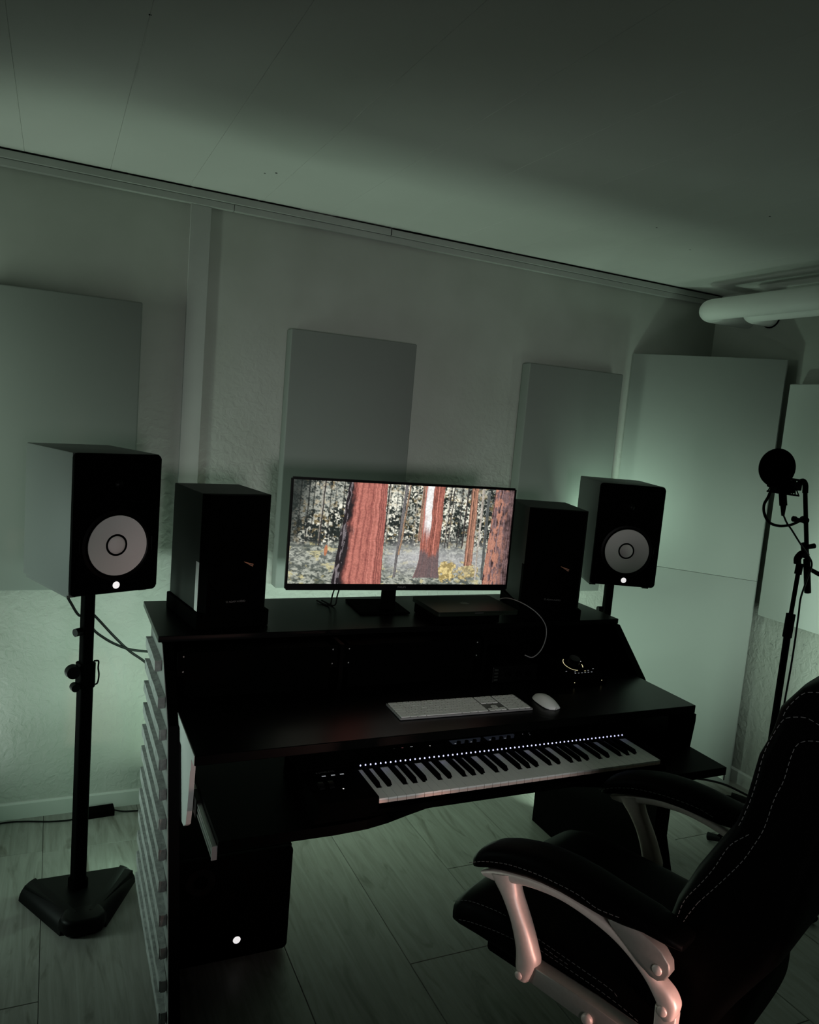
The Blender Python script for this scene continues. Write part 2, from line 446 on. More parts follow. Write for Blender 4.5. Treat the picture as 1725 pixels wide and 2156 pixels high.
def baseboard(name, pts):
    bm = B()
    (x0, y0, x1, y1) = pts
    if abs(x1 - x0) > abs(y1 - y0):
        prism(bm, [(2.9995, 0), (2.9995, .062), (2.992, .062), (2.986, .056), (2.986, 0)], x0, x1, 'x')
    else:
        prism(bm, [(2.9695, 0), (2.9695, .062), (2.962, .062), (2.956, .056), (2.956, 0)], y0, y1, 'y')
    return tag(obj(name, bm, M['base']), kind='structure')
baseboard('baseboard_back', (-1.61, 3, 2.96, 3))
baseboard('baseboard_right', (2.97, -1.4, 2.97, 2.985))

# ------------------------------------------------------------------ acoustic panels
def wall_panel(x0, x1, z0, z1, label, m, ybk=2.997, yf=2.928):
    t = thing('acoustic_panel', label, 'acoustic panel', ((x0 + x1) / 2, ybk, z0))
    bm = B(); h = (x1 - x0) / 2
    box(bm, -h, h, yf - ybk, -0.006, 0, z1 - z0, 0.005, 3)
    obj('fabric_cover', bm, m, t, True)
    bm = B(); box(bm, -h + .012, h - .012, -0.008, 0, 0.012, z1 - z0 - .012); obj('frame', bm, M['trimwhite'], t)
    return t
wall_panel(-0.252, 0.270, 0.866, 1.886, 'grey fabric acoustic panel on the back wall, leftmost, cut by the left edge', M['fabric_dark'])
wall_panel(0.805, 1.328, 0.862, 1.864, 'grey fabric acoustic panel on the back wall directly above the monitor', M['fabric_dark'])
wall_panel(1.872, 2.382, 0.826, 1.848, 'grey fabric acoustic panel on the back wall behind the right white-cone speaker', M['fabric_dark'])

def corner_panel(z0, z1, label):
    t = thing('bass_trap_panel', label, 'acoustic panel', (2.69, 2.745, z0))
    ox, oy = 2.69, 2.745
    pts = [(2.476 - ox, 2.996 - oy), (2.905 - ox, 2.484 - oy), (2.952 - ox, 2.523 - oy), (2.556 - ox, 2.996 - oy)]
    bm = B(); prism(bm, pts, 0, z1 - z0, 'z', 0.003, 2)
    es = [e for e in bm.edges if e.is_valid and abs(e.verts[0].co.z - e.verts[1].co.z) > 0.5]
    bmesh.ops.bevel(bm, geom=es, offset=0.004, segments=2, affect='EDGES')
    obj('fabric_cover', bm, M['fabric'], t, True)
    return t
corner_panel(0.0, 0.9685, 'lower of two tall grey fabric panels standing across the room corner')
corner_panel(0.969, 1.958, 'upper of two tall grey fabric panels stacked across the room corner')
t = thing('acoustic_panel', 'grey fabric acoustic panel on the right wall behind the microphone stand', 'acoustic panel', (2.967, 1.95, 0.822))
bm = B(); box(bm, -0.068, -0.006, -0.5, 0.505, 0, 1.03, 0.005, 3); obj('fabric_cover', bm, M['fabric_lit'], t, True)
bm = B(); box(bm, -0.008, 0, -0.48, 0.49, 0.012, 1.018); obj('frame', bm, M['trimwhite'], t)

# ------------------------------------------------------------------ pipes
def pipe(x, yend, label, r=0.047, z=2.165):
    t = thing('heating_pipe', label, 'pipe', (x, yend, z), group=None)
    bm = B(); R_ = 0.075
    pts = [(0, -yend - 1.44, 0), (0, -R_ - 0.6, 0), (0, -R_ - .05, 0)]
    arc = [(R_ - R_ * math.cos(a), -R_ + R_ * math.sin(a), 0) for a in [i * PI / 16 for i in range(9)]]
    P = pts + arc + [(2.969 - x, 0, 0)]
    tube(bm, P, r, 28, smooth=False)
    obj('pipe_body', bm, M['pipe'], t, True, sharp=60)
    if x < 2.75: return t          # its wall joint is filled and painted over
    bm = B()
    lathe(bm, [(r, 0), (r + .006, 0), (r + .006, .003), (r, .003)], 28, Matrix.Translation((2.9655 - x, 0, 0)) @ Matrix.Rotation(PI / 2, 4, 'Y'))
    obj('wall_ring', bm, M['gap'], t, True)
    return t
pipe(2.685, 2.80, 'thick white ceiling pipe farther from the right wall, elbow in the corner')
pipe(2.812, 2.665, 'thick white ceiling pipe close to the right wall, half hidden behind the other pipe')

# ------------------------------------------------------------------ desk
DX0, DX1 = 0.318, 1.858
desk = thing('studio_desk', 'wide black studio desk with raised shelf and pulled-out keyboard tray', 'desk', (1.09, 2.1, 0))
def D(name, bm, m, **k):
    bmesh.ops.translate(bm, verts=bm.verts[:], vec=(-1.09, -2.1, 0))
    return obj(name, bm, m, desk, **k)
bm = B(); box(bm, DX0, DX1, 1.752, 2.45, 0.725, 0.750, 0.0015, 1); D('desktop', bm, M['desktop'])
bm = B(); box(bm, 0.280, 1.888, 2.190, 2.590, 0.890, 0.908, 0.0015, 1); D('shelf_top', bm, M['desktop'])
side = [(2.43, 0.0), (1.73, 0.0), (1.765, 0.10), (1.93, 0.536), (2.0, 0.723), (2.02, 0.745), (2.178, 0.8895), (2.43, 0.8895)]
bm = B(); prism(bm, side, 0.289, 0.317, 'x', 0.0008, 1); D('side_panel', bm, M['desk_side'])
# black copy inside and on the edges, without the grey of the lit face
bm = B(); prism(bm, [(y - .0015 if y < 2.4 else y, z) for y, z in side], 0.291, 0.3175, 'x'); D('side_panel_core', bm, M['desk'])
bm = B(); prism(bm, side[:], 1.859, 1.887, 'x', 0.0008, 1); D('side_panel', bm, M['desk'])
bm = B(); box(bm, 1.800, 1.8585, 1.80, 2.46, 0, 0.7245, 0.001, 1); D('leg_panel', bm, M['desk'])
bm = B(); box(bm, 0.318, 1.858, 2.30, 2.318, 0.7505, 0.8895); D('back_panel', bm, M['desk'])
def cheek(x0, x1, m, yf):
    pts = [(2.40, 0.505), (yf + .10, 0.505), (yf + .055, 0.510), (yf + .025, 0.530), (yf + .012, 0.580), (yf, 0.70), (yf, 0.7245), (2.40, 0.7245)]
    b_ = B(); prism(b_, pts, x0, x1, 'x', 0.0008, 1); return D('cheek_panel', b_, m)
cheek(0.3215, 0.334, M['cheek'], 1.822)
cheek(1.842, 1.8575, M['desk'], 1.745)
bm = B(); box(bm, 0.3185, 0.3212, 1.80, 2.2, 0.69, 0.7247); D('edge_tone', bm, M['cheek'])  # pale strip paints the lit top of the left cheek
bm = B(); box(bm, 0.3165, 0.3179, 1.7535, 2.03, 0.7265, 0.7495); D('edge_tone', bm, M['cheek'])  # pale strip paints lamp light on the desktop's left end
# keyboard tray with a cut-out front
TX0, TX1, TZ0, TZ1 = 0.350, 1.846, 0.595, 0.620
fr = [(TX0, 1.597), (0.62, 1.594), (0.70, 1.598), (0.76, 1.612), (0.82, 1.632), (0.88, 1.650), (0.94, 1.660), (1.10, 1.662), (1.28, 1.660), (1.34, 1.650), (1.40, 1.632),
      (1.46, 1.612), (1.52, 1.600), (1.60, 1.594), (TX1, 1.594)]
bm = B(); prism(bm, fr + [(TX1, 2.02), (TX0, 2.02)], TZ0, TZ1, 'z', 0.001, 1); D('keyboard_tray', bm, M['desk'])
def slide(x0, x1, y0):
    b_ = B()
    box(b_, x0, x1, y0, 2.25, 0.577, 0.582)
    box(b_, x0, x1, y0, 2.25, 0.602, 0.607)
    box(b_, (x0 + x1) / 2 - .001, (x0 + x1) / 2 + .001, y0, 2.25, 0.582, 0.602)
    box(b_, x0 + .0005, x0 + .003, y0 + .002, 2.24, 0.588, 0.596)
    o = D('slide_rail', b_, M['chrome'])
    b_ = B(); box(b_, x0 - .001, x1 + .001, y0 - .004, y0, 0.576, 0.608); D('slide_end', b_, M['alu'])
    b_ = B(); box(b_, x0 - .003, x1, 1.80, 1.86, 0.570, 0.614); D('slide_bracket', b_, M['blk2'])
slide(0.3385, 0.3485, 1.605)
slide(1.8468, 1.8495 + .001, 1.605)
# rack bay dividers and 12 felt slats on the left side
for x in (0.787, 1.275):
    bm = B(); box(bm, x, x + .012, 2.10, 2.299, 0.7505, 0.8895); D('bay_divider', bm, M['desk'])
fy = [2.156, 2.058, 2.012, 1.984, 1.958, 1.937, 1.912, 1.885, 1.850, 1.823, 1.797, 1.776]
for i in range(12):
    zt = 0.849 - 0.0692 * i
    y0 = fy[i]
    bm = B(); box(bm, 0.270, 0.2885, y0, 2.392, zt - 0.030, zt)
    es = [e for e in bm.edges if all(abs(v.co.y - y0) < 1e-4 for v in e.verts) and abs(e.verts[0].co.z - e.verts[1].co.z) > .01]
    bmesh.ops.bevel(bm, geom=es, offset=0.003, segments=2, affect='EDGES')
    # wavy felt surface
    bmesh.ops.subdivide_edges(bm, edges=[e for e in bm.edges if abs(e.verts[0].co.y - e.verts[1].co.y) > .1], cuts=8)
    for v in bm.verts:
        v.co.z += random.uniform(-.0007, .0007); 
        if v.co.x < .28: v.co.x += random.uniform(-.0006, .0006)
    D('slat', bm, M['slat'])

# LED strip glued under the shelf's rear edge (real strip with diodes)
t = thing('led_strip', 'thin green LED strip on the back of the rack bays behind the desk', 'led strip', (1.08, 2.3195, 0.83))
bm = B(); box(bm, -0.75, 0.75, -0.0010, 0.001, -0.005, 0.005); obj('strip_tape', bm, M['alu'], t)
M['ledgreen'] = mat('green_led', (0.5, 0.9, 0.6), 0.5, 0.1, emis=GREEN, estr=4.0)
bm = B()
for i in range(50): box(bm, -0.737 + i * .03, -0.732 + i * .03, 0.0011, 0.0025, -.0025, .0025)
tag(obj('diode', bm, M['ledgreen'], t), kind='stuff')

# rack units in the hutch
def rack(x0, x1, label, lr):
    t = thing('rack_unit', label, 'rack unit', ((x0 + x1) / 2, 2.12, 0.751))
    h = (x1 - x0) / 2
    b_ = B(); box(b_, -h, h, -0.012, -0.004, 0.066, 0.132, 0.001, 1); obj('front_panel', b_, M['blk'], t)
    b_ = B(); box(b_, -h + .02, h - .02, -0.004, 0.175, 0.0, 0.130); obj('housing', b_, M['blk'], t)
    for z in (0.079, 0.128 - .006):
        for sx in (-1, 1):
            b_ = B(); lathe(b_, [(0, .002), (.0016, .0016), (.0024, 0), (0, 0)], 10, facing(sx * (h - .016), -0.012, z)); obj('screw', b_, M['alu'], t)
rack(0.322, 0.783, 'black rack unit in the left bay under the desk shelf', 0)
rack(0.802, 1.272, 'black rack unit in the middle bay under the desk shelf', 1)

# audio interface in the right bay
t = thing('audio_interface', 'small black audio interface in the right desk bay, grey cable plugged in', 'audio interface', (1.38, 2.17, 0.751))
bm = B(); box(bm, -0.085, 0.085, -0.11, 0.08, 0.0, 0.052, 0.003, 2); obj('housing', bm, M['blk2'], t)
for i in range(4):
    bm = B(); box(bm, -0.080 + .0, -0.066, -0.1115, -0.1098, 0.007 + i * .011, 0.013 + i * .011); obj('port', bm, M['knobtop'], t)
for i in range(3):
    bm = B(); lathe(bm, [(0, .010), (.009, .010), (.010, 0), (0, 0)], 16, facing(-0.03 + i * .04, -0.11, .026)); obj('knob', bm, M['blk'], t, True)

# ------------------------------------------------------------------ keyboard on the tray (61 keys)
KX0, KX1, KYF, KYB = 0.7215, 1.5800, 1.590, 1.742
midi = thing('music_keyboard', 'long black 61-key music keyboard with lit key lights on the desk tray', 'music keyboard', (1.08, 1.72, 0.6205))
def K(name, bm, m, **k):
    bmesh.ops.translate(bm, verts=bm.verts[:], vec=(-1.08, -1.72, -0.6205))
    return obj(name, bm, m, midi, **k)
bm = B()
prism(bm, [(0.570, 1.607), (1.598, 1.607), (1.598, 1.875), (0.570, 1.875)], 0.6205, 0.645, 'z', 0.002, 2)
box(bm, 0.570, 0.7195, 1.585, 1.875, 0.6405, 0.682, 0.002, 2)
box(bm, 1.5825, 1.600, 1.585, 1.875, 0.6405, 0.682, 0.002, 2)
box(bm, 0.570, 1.600, 1.750, 1.875, 0.6405, 0.686, 0.002, 2)
K('body', bm, M['blk'])
bm = B(); box(bm, 0.7195, 1.5825, 1.584, 1.7505, 0.6405, 0.6505); K('key_bed', bm, M['blk'])
NW = 36; ww = (KX1 - KX0) / NW
oct_black = {0: .62, 1: .80, 3: .58, 4: .70, 5: .84}
ZK = 0.6735
def white_bm(kind):
    # kind: index in octave for the notches, or 7 for a plain last key
    l = {0: 0, 1: .20, 2: .20, 3: 0, 4: .16, 5: .28, 6: .16, 7: 0}[kind]
    r = {0: .38, 1: .20, 2: 0, 3: .42, 4: .30, 5: .16, 6: 0, 7: 0}[kind]
    g = .0006; yn = 0.0500
    a, b = g, ww - g
    L = a + l * ww; R_ = b - r * ww
    pts = [(a, 0), (b, 0), (b, yn)]
    if r: pts += [(R_, yn)]
    pts += [(R_, KYB - KYF), (L, KYB - KYF)]
    if l: pts += [(L, yn)]
    pts += [(a, yn)]
    b_ = B(); prism(b_, pts, -0.0045, 0, 'z')
    return b_
wm = {}; fm = None
for i in range(NW):
    kd = 7 if i == NW - 1 else i % 7
    if kd not in wm:
        o = obj('white_key', white_bm(kd), M['wkey'], midi); wm[kd] = o.data
    else:
        o = bpy.data.objects.new('white_key', wm[kd]); COL.objects.link(o); o.parent = midi
    o.location = (KX0 + i * ww - 1.08, KYF - 1.72, ZK - 0.6205)
    if fm is None:
        b_ = B(); box(b_, .0007, ww - .0007, -.0005, .006, -0.0115, -0.0047); f = obj('key_front', b_, M['lit_key_front'], o); fm = f.data
    else:
        f = bpy.data.objects.new('key_front', fm); COL.objects.link(f); f.parent = o
bmesh_black = None
LEDX = []
for i in range(NW):
    LEDX.append(KX0 + (i + .5) * ww)
    q = i % 7
    if i < NW - 1 and q not in (2, 6):
        off = {0: .86, 1: 1.12, 3: .82, 4: 1.0, 5: 1.16}[q] - .5
        cx = KX0 + (i + .5 + off) * ww
        if bmesh_black is None:
            b_ = B(); hw = .0066
            yb, yf = KYB - .001, KYF + .0515
            v = [(-hw, yf, 0), (hw, yf, 0), (hw, yb, 0), (-hw, yb, 0), (-hw + .0016, yf + .012, .0120), (hw - .0016, yf + .012, .0120), (hw - .0016, yb, .0125), (-hw + .0016, yb, .0125)]
            vs = [b_.verts.new((p[0], p[1] - 1.72, p[2])) for p in v]
            for f_ in ((0, 3, 2, 1), (4, 5, 6, 7), (0, 1, 5, 4), (1, 2, 6, 5), (2, 3, 7, 6), (3, 0, 4, 7)): b_.faces.new([vs[j] for j in f_])
            o = obj('black_key', b_, M['blk'], midi); bmesh_black = o.data
        else:
            o = bpy.data.objects.new('black_key', bmesh_black); COL.objects.link(o); o.parent = midi
        o.location = (cx - 1.08, 0, ZK - .0035 - .6205)
        LEDX.append(cx)
LEDX = [KX0 + .0105 + i * (KX1 - KX0 - .0205) / 60 for i in range(61)]
bm = B(); box(bm, 0.7195, 1.5825, 1.7430, 1.7502, 0.6505, 0.6818); K('light_strip', bm, M['blk'])
# the 61 key lights sit at even spacing behind the keys
b_ = B(); lathe(b_, [(0, .0040), (.0012, .0036), (.0019, .0022), (.0019, 0), (0, 0)], 10)
lo = obj('key_light', b_, M['keyled'], midi, True); lm = lo.data
for i, x in enumerate(LEDX):
    if i: lo = bpy.data.objects.new('key_light', lm); COL.objects.link(lo); lo.parent = midi
    lo.location = (x - 1.08, 1.7455 - 1.72, 0.6816 - .6205)
text('brand_lettering', 'KOMPLETE', 0.0100, M['logo_dim'], midi, Matrix.Translation((0.633 - 1.08, 1.731 - 1.72, .0618)))
for x, y, wd in ((0.624, 1.714, .010), (0.648, 1.714, .010), (0.671, 1.714, .010)):
    bm = B(); box(bm, x - wd / 2, x + wd / 2, y - .002, y + .002, .6822, .6826); K('lit_button', bm, M['dimled'])
for x, y, mm, wd in ((0.853, 1.812, 'logo_dim', .006), (0.878, 1.812, 'redled', .005), (0.905, 1.812, 'dimled', .007), (0.958, 1.806, 'led', .0022)):
    bm = B(); box(bm, x - wd / 2, x + wd / 2, y - .001, y + .001, .6862, .6866); K('lit_button', bm, M[mm])
for x0, x1 in ((1.025, 1.125), (1.136, 1.236)):
    bm = B(); box(bm, x0, x1, 1.798, 1.824, .6862, .6866); K('display', bm, M['screenled'])
    for j in range(4):
        x = x0 + .0125 + j * .025
        bm = B(); lathe(bm, [(0, .012), (.0055, .012), (.0062, 0), (0, 0)], 14, Matrix.Translation((x, 1.789, .6862))); K('knob', bm, M['blk'], smooth=True)
        if j in (0, 2):
            bm = B(); box(bm, x - .006, x - .001, 1.800, 1.802, .6867, .6869); K('lit_mark', bm, M['dimled'])
for x, y in ((1.262, 1.815), (1.281, 1.806), (1.285, 1.817)):
    bm = B(); box(bm, x, x + .002, y, y + .001, .6862, .6866); K('lit_button', bm, M['dimled'])
bm = B(); box(bm, .648, .651, 1.640, 1.643, .6822, .6826); K('lit_button', bm, M['led'])
for x in (0.60, 0.625):
    bm = B(); cyl(bm, (x - .006, 1.665, .676), (x + .006, 1.665, .676), .016, seg=24); K('pitch_wheel', bm, M['blk2'], smooth=True)

# ------------------------------------------------------------------ computer keyboard
c0 = Vector((0.983, 1.996)); 
kb = thing('computer_keyboard', 'white slim computer keyboard with number pad lying on the black desktop', 'keyboard', (0.880, 1.843, 0.7505), math.radians(-1.8))
KW, KD = 0.4187, 0.1149
bm = B()
prism(bm, [(0, 0), (KW, 0), (KW, KD), (0, KD)], 0.0012, 0.0055, 'z')
es = [e for e in bm.edges if abs(e.verts[0].co.z - e.verts[1].co.z) > .001]
bmesh.ops.bevel(bm, geom=es, offset=.006, segments=4, affect='EDGES')
obj('case', bm, M['kbase'], kb)
bm = B(); box(bm, .0, KW, -.0004, .0012, .0008, .0060); box(bm, -.0004, .001, .004, KD - .004, .0008, .0060); box(bm, KW - .001, KW + .0004, .004, KD - .004, .0008, .0060); obj('rim', bm, M['alu'], kb)
for x, y in ((.02, .01), (KW - .02, .01), (.02, KD - .01), (KW - .02, KD - .01)):
    bm = B(); cyl(bm, (x, y, 0), (x, y, .0012), .006, seg=12); obj('foot', bm, M['rubber'], kb)
kc = {}
def cap(x, y, wx, wy):
    key = (round(wx, 4), round(wy, 4))
    if key not in kc:
        b_ = B(); g = .0009
        box(b_, g, wx - g, g, wy - g, 0, .0022)
        es = [e for e in b_.edges if abs(e.verts[0].co.z - e.verts[1].co.z) > .001]
        bmesh.ops.bevel(b_, geom=es, offset=.0016, segments=2, affect='EDGES')
        o = obj('key', b_, M['cap'], kb); kc[key] = o.data
    else:
        o = bpy.data.objects.new('key', kc[key]); COL.objects.link(o); o.parent = kb
    o.location = (x, y, .0053)
X0 = .0035; Y0 = .0035; RH = .0181
U = (KW - 2 * X0) / 21.95
legend_bm = B()
def row(r, widths, x0, h=None):
    x = x0
    for wd in widths:
        if wd > 0:
            cap(x, Y0 + r * RH, wd * U, RH if h is None else h)
            if wd < 1.2: box(legend_bm, x + wd * U / 2 - .0014, x + wd * U / 2 + .0014, Y0 + r * RH + .0070, Y0 + r * RH + .0098, .00751, .00756)
        x += abs(wd) * U
row(0, [1.45, 1.2, 1.45, 5.85, 1.45, 1.25, 1.8], X0)
row(1, [1.25] + [1] * 11 + [2.2], X0)
row(2, [1.7] + [1] * 12 + [.75], X0)
row(3, [1.5] + [1] * 12 + [.95], X0)
row(4, [1] * 13 + [1.45], X0)
row(5, [1.45] + [1] * 13, X0, .0165)
xn = X0 + 14.70 * U
for q_ in (3, 4): row(q_, [1, 1, 1], xn)
row(5, [1, 1, 1], xn, .0165)
row(0, [1, 1, 1], xn)
row(1, [-1, 1], xn)
xk = X0 + 17.95 * U
row(0, [2, 1], xk); row(1, [1, 1, 1], xk)
for q_ in (2, 3, 4): row(q_, [1, 1, 1, 1], xk)
row(5, [1, 1, 1, 1], xk, .0165)
cap(xk + 3 * U, Y0, U, 2 * RH)
tag(obj('key_legends', legend_bm, M['legend'], kb), kind='stuff')

# mouse
ms = thing('computer_mouse', 'smooth white computer mouse beside the number pad on the desktop', 'mouse', (1.372, 1.869, 0.7505), math.radians(-4))
bm = B()
NX, NY = 14, 20
L_, W_ = .1135, .0571
top = []
for j in range(NY + 1):
    t_ = j / NY; y = -L_ / 2 + L_ * t_
    wy = W_ / 2 * (1 - abs(2 * t_ - 1) ** 3.2) ** (1 / 2.6) if 0 < t_ < 1 else 0.001
    hz = .0035 + .018 * math.sin(PI * min(1, max(0, t_ * .93 + .03))) ** .75
    top.append([bm.verts.new((wy * (2 * i / NX - 1), y, .0025 + hz * (1 - abs(2 * i / NX - 1) ** 2.4))) for i in range(NX + 1)])
bot = [[bm.verts.new((v.co.x * .9, v.co.y * .97, .0)) for v in (r[0], r[-1])] for r in top]
for a, b in zip(top, top[1:]):
    for i in range(NX): bm.faces.new((a[i], a[i + 1], b[i + 1], b[i]))
for k in range(NY):
    bm.faces.new((bot[k][0], bot[k + 1][0], top[k + 1][0], top[k][0]))
    bm.faces.new((bot[k][1], bot[k + 1][1], top[k + 1][-1], top[k][-1]))
    bm.faces.new((bot[k][0], bot[k][1], bot[k + 1][1], bot[k + 1][0]))
obj('shell', bm, M['mouse'], ms, True, sharp=80)

# ------------------------------------------------------------------ monitor controller with big knob
ctl = thing('volume_controller', 'black desktop volume controller with big knob and ring of lit dots', 'controller', (1.612, 2.05, 0.7505), math.radians(2))
bm = B(); prism(bm, [(-.066, 0), (-.066, .020), (.060, .060), (.066, .056), (.066, 0)], -.078, .078, 'x', .0015, 1); obj('housing', bm, M['blk'], ctl)
tilt = math.atan2(.040, .126)
def ctop(x, y, h=0.0): return Matrix.Translation((x, y, .0212 + (y + .066) * math.tan(tilt) + h)) @ Matrix.Rotation(tilt, 4, 'X')
bm = B(); lathe(bm, [(0, .024), (.0185, .024), (.020, .022), (.0205, 0), (0, 0)], 40, ctop(-.006, .012)); kn = obj('knob', bm, M['blk2'], ctl, True)
bm = B(); lathe(bm, [(0, .0248), (.0175, .0245), (.0180, .0236), (0, .0236)], 40, ctop(-.006, .012)); obj('knob_face', bm, M['knobtop'], kn, True)
i = 0
for a in list(range(128, 262, 7)) + [-12, -18, -24, -30, -36]:
    r_ = .0335
    bm = B(); lathe(bm, [(0, .0012), (.0013, .0006), (.0015, 0), (0, 0)], 8, ctop(-.006 + r_ * math.cos(math.radians(a)), .012 + r_ * math.sin(math.radians(a)))); obj('lit_dot', bm, M['yled'], ctl)
bm = B(); box(bm, -.004, .004, -.0012, .0012, 0, .0006, mtx=ctop(.032, .022)); obj('lit_label', bm, M['led'], ctl)
for j in range(6):
    bm = B(); box(bm, -.0028, .0028, -.0009, .0009, 0, .0006, mtx=ctop(-.030 + j * .0135, -.035)); obj('lit_button', bm, M['dimled'], ctl)
for x, y in ((-.058, -.022), (.055, -.020), (-.026, -.028), (.030, -.026)):
    bm = B(); box(bm, -.0026, .0026, -.0008, .0008, 0, .0006, mtx=ctop(x, y)); obj('lit_button', bm, M['dimled'], ctl)
bm = B(); box(bm, -.0028, .0028, -.0008, .0008, 0, .0006, mtx=ctop(.016, -.027)); obj('lit_button', bm, M['yled'], ctl)
for x in (-.055, .057):
    bm = B(); lathe(bm, [(0, .0012), (.0013, .0006), (.0015, 0), (0, 0)], 8, facing(x, -.066, .012)); obj('lit_dot', bm, M['yled'], ctl)

# ------------------------------------------------------------------ monitor
mon = thing('computer_monitor', 'wide black monitor on the desk shelf showing a redwood forest', 'monitor', (1.086, 2.356, 0.909), math.radians(-4.1))
MW, MH, MZ = 0.400, 0.367, 0.078
bm = B()
prism(bm, [(-MW, MZ), (MW, MZ), (MW, MZ + MH), (-MW, MZ + MH)], 0.0, 0.012, 'y')
es = [e for e in bm.edges if abs(e.verts[0].co.y - e.verts[1].co.y) > .005]
bmesh.ops.bevel(bm, geom=es, offset=.005, segments=3, affect='EDGES')
obj('housing', bm, M['glass'], mon)
bm = B(); box(bm, -MW * .75, MW * .75, .012, .040, MZ + .03, MZ + MH - .06, .010, 3); obj('back_cover', bm, M['blk'], mon, True)
bm = B(); box(bm, -.055, -.008, .026, .050, .006, MZ + .18, .003, 2); obj('stand_neck', bm, M['blk'], mon)
bm = B(); box(bm, -.145, .032, -.02, .17, 0, .007, .003, 2); obj('stand_base', bm, M['blk'], mon)
text('brand_lettering', 'PHILIPS', 0.0095, M['logo'], mon, facing(-0.0, -0.0004, MZ + .008))

# the picture on the screen: computed forest, one colour per grid point
NXs, NYs = 620, 262
rng = np.random.default_rng(7)
U_, V_ = np.meshgrid((np.arange(NXs) + .5) / NXs, (np.arange(NYs) + .5) / NYs)   # v: 0 top .. 1 bottom
def vnoise(fx, fy, seed):
    r = np.random.default_rng(seed)
    gx, gy = int(fx) + 2, int(fy) + 2
    g = r.random((gy, gx))
    x = U_ * fx; y = V_ * fy
    xi = x.astype(int); yi = y.astype(int); xf = x - xi; yf = y - yi
    xf = xf * xf * (3 - 2 * xf); yf = yf * yf * (3 - 2 * yf)
    return (g[yi, xi] * (1 - xf) + g[yi, xi + 1] * xf) * (1 - yf) + (g[yi + 1, xi] * (1 - xf) + g[yi + 1, xi + 1] * xf) * yf
def fbm(fx, fy, seed, o=4):
    s = 0; a = 1; tt = 0
    for k in range(o):
        s = s + a * vnoise(fx * 2 ** k, fy * 2 ** k, seed + k); tt += a; a *= .6
    return s / tt
def sm(a, b, x): 
    t = np.clip((x - a) / (b - a), 0, 1); return t * t * (3 - 2 * t)
def lerp(A, Bc, t): return A * (1 - t[..., None]) + np.array(Bc) * t[..., None] if not isinstance(Bc, np.ndarray) or Bc.ndim < 3 else A * (1 - t[..., None]) + Bc * t[..., None]
img = np.zeros((NYs, NXs, 3))
def ridge(fx, fy, seed, o=3): return 1 - np.abs(fbm(fx, fy, seed, o) - .5) * 5
leaf = .5 * fbm(60, 34, 11, 4) + .5 * fbm(150, 70, 12, 2); big = fbm(11, 6, 21, 3); col = fbm(75, 2.2, 31, 2)
br = sm(.44, .60, leaf * .62 + big * .33 + .05 * (1 - V_))
leftdark = 1 - sm(.01, .15, U_ + V_ * .10 - .01 + .05 * (big - .5))
br = br * (1 - .92 * leftdark)
open_ = sm(.50, .62, fbm(8, 3.2, 27, 2) + .10 * (1 - V_))
bg = lerp(np.ones((NYs, NXs, 3)) * np.array([.020, .026, .023]), (.24, .26, .23), br)
bg = lerp(bg, (.88, .86, .72), br * sm(.46, .58, leaf) * (.35 + .65 * open_) * (1 - leftdark))
bg = lerp(bg, (.60, .44, .20), sm(.62, .74, fbm(60, 30, 41, 2)) * .30 * (1 - leftdark))
bg = lerp(bg, (.10, .11, .10), sm(.55, .66, V_ + .1 * (big - .5)) * .35)
for kk in range(34):            # thin far trunks
    u0 = (kk * .6180339) % 1.0; wv = .0012 + .0022 * ((kk * .377) % 1)
    c_ = (.012, .014, .013) if kk % 3 else (.40, .37, .31)
    m_ = np.exp(-((U_ - u0 + .012 * V_) / wv) ** 2) * (1 - sm(.50, .64, V_)) * (.55 + .45 * ((kk * .73) % 1))
    bg = lerp(bg, c_, np.clip(m_, 0, .9))
gl = .5 * fbm(110, 80, 51, 3) + .5 * fbm(40, 40, 55, 3)
ground = lerp(np.ones((NYs, NXs, 3)) * np.array([.085, .10, .085]), (.42, .44, .37), sm(.40, .60, gl))
ground = lerp(ground, (.62, .56, .28), sm(.60, .74, fbm(34, 26, 61, 4)) * .75)
ground = lerp(ground, (.06, .075, .06), sm(.56, .66, fbm(16, 22, 65, 4)) * .6)
ge = .61 + .07 * (fbm(26, 3, 71, 3) - .5)
img = lerp(bg, ground, sm(-.03, .03, V_ - ge))
mist = np.exp(-((V_ - .75) / .13) ** 2) * (.10 + .75 * sm(.38, .46, U_) * (1 - sm(.86, .93, U_))) * (.45 + .9 * fbm(12, 7, 81, 3))
img = lerp(img, (.55, .55, .55), np.clip(mist, 0, .85))
bush = fbm(50, 26, 91, 4)
yb = sm(1.15, .75, ((U_ - .705) / .042) ** 2 + ((V_ - .865) / .10) ** 2 + 3.2 * (bush - .5))
yb2 = sm(1.1, .7, ((U_ - .805) / .050) ** 2 + ((V_ - .86) / .085) ** 2 + 4.2 * (fbm(60, 30, 95, 4) - .5))
yc = lerp(np.ones((NYs, NXs, 3)) * np.array([.36, .27, .10]), (.78, .62, .27), sm(.42, .58, fbm(90, 50, 97, 3)))
img = lerp(img, yc, yb * .95); img = lerp(img, yc * .9, yb2 * .75)
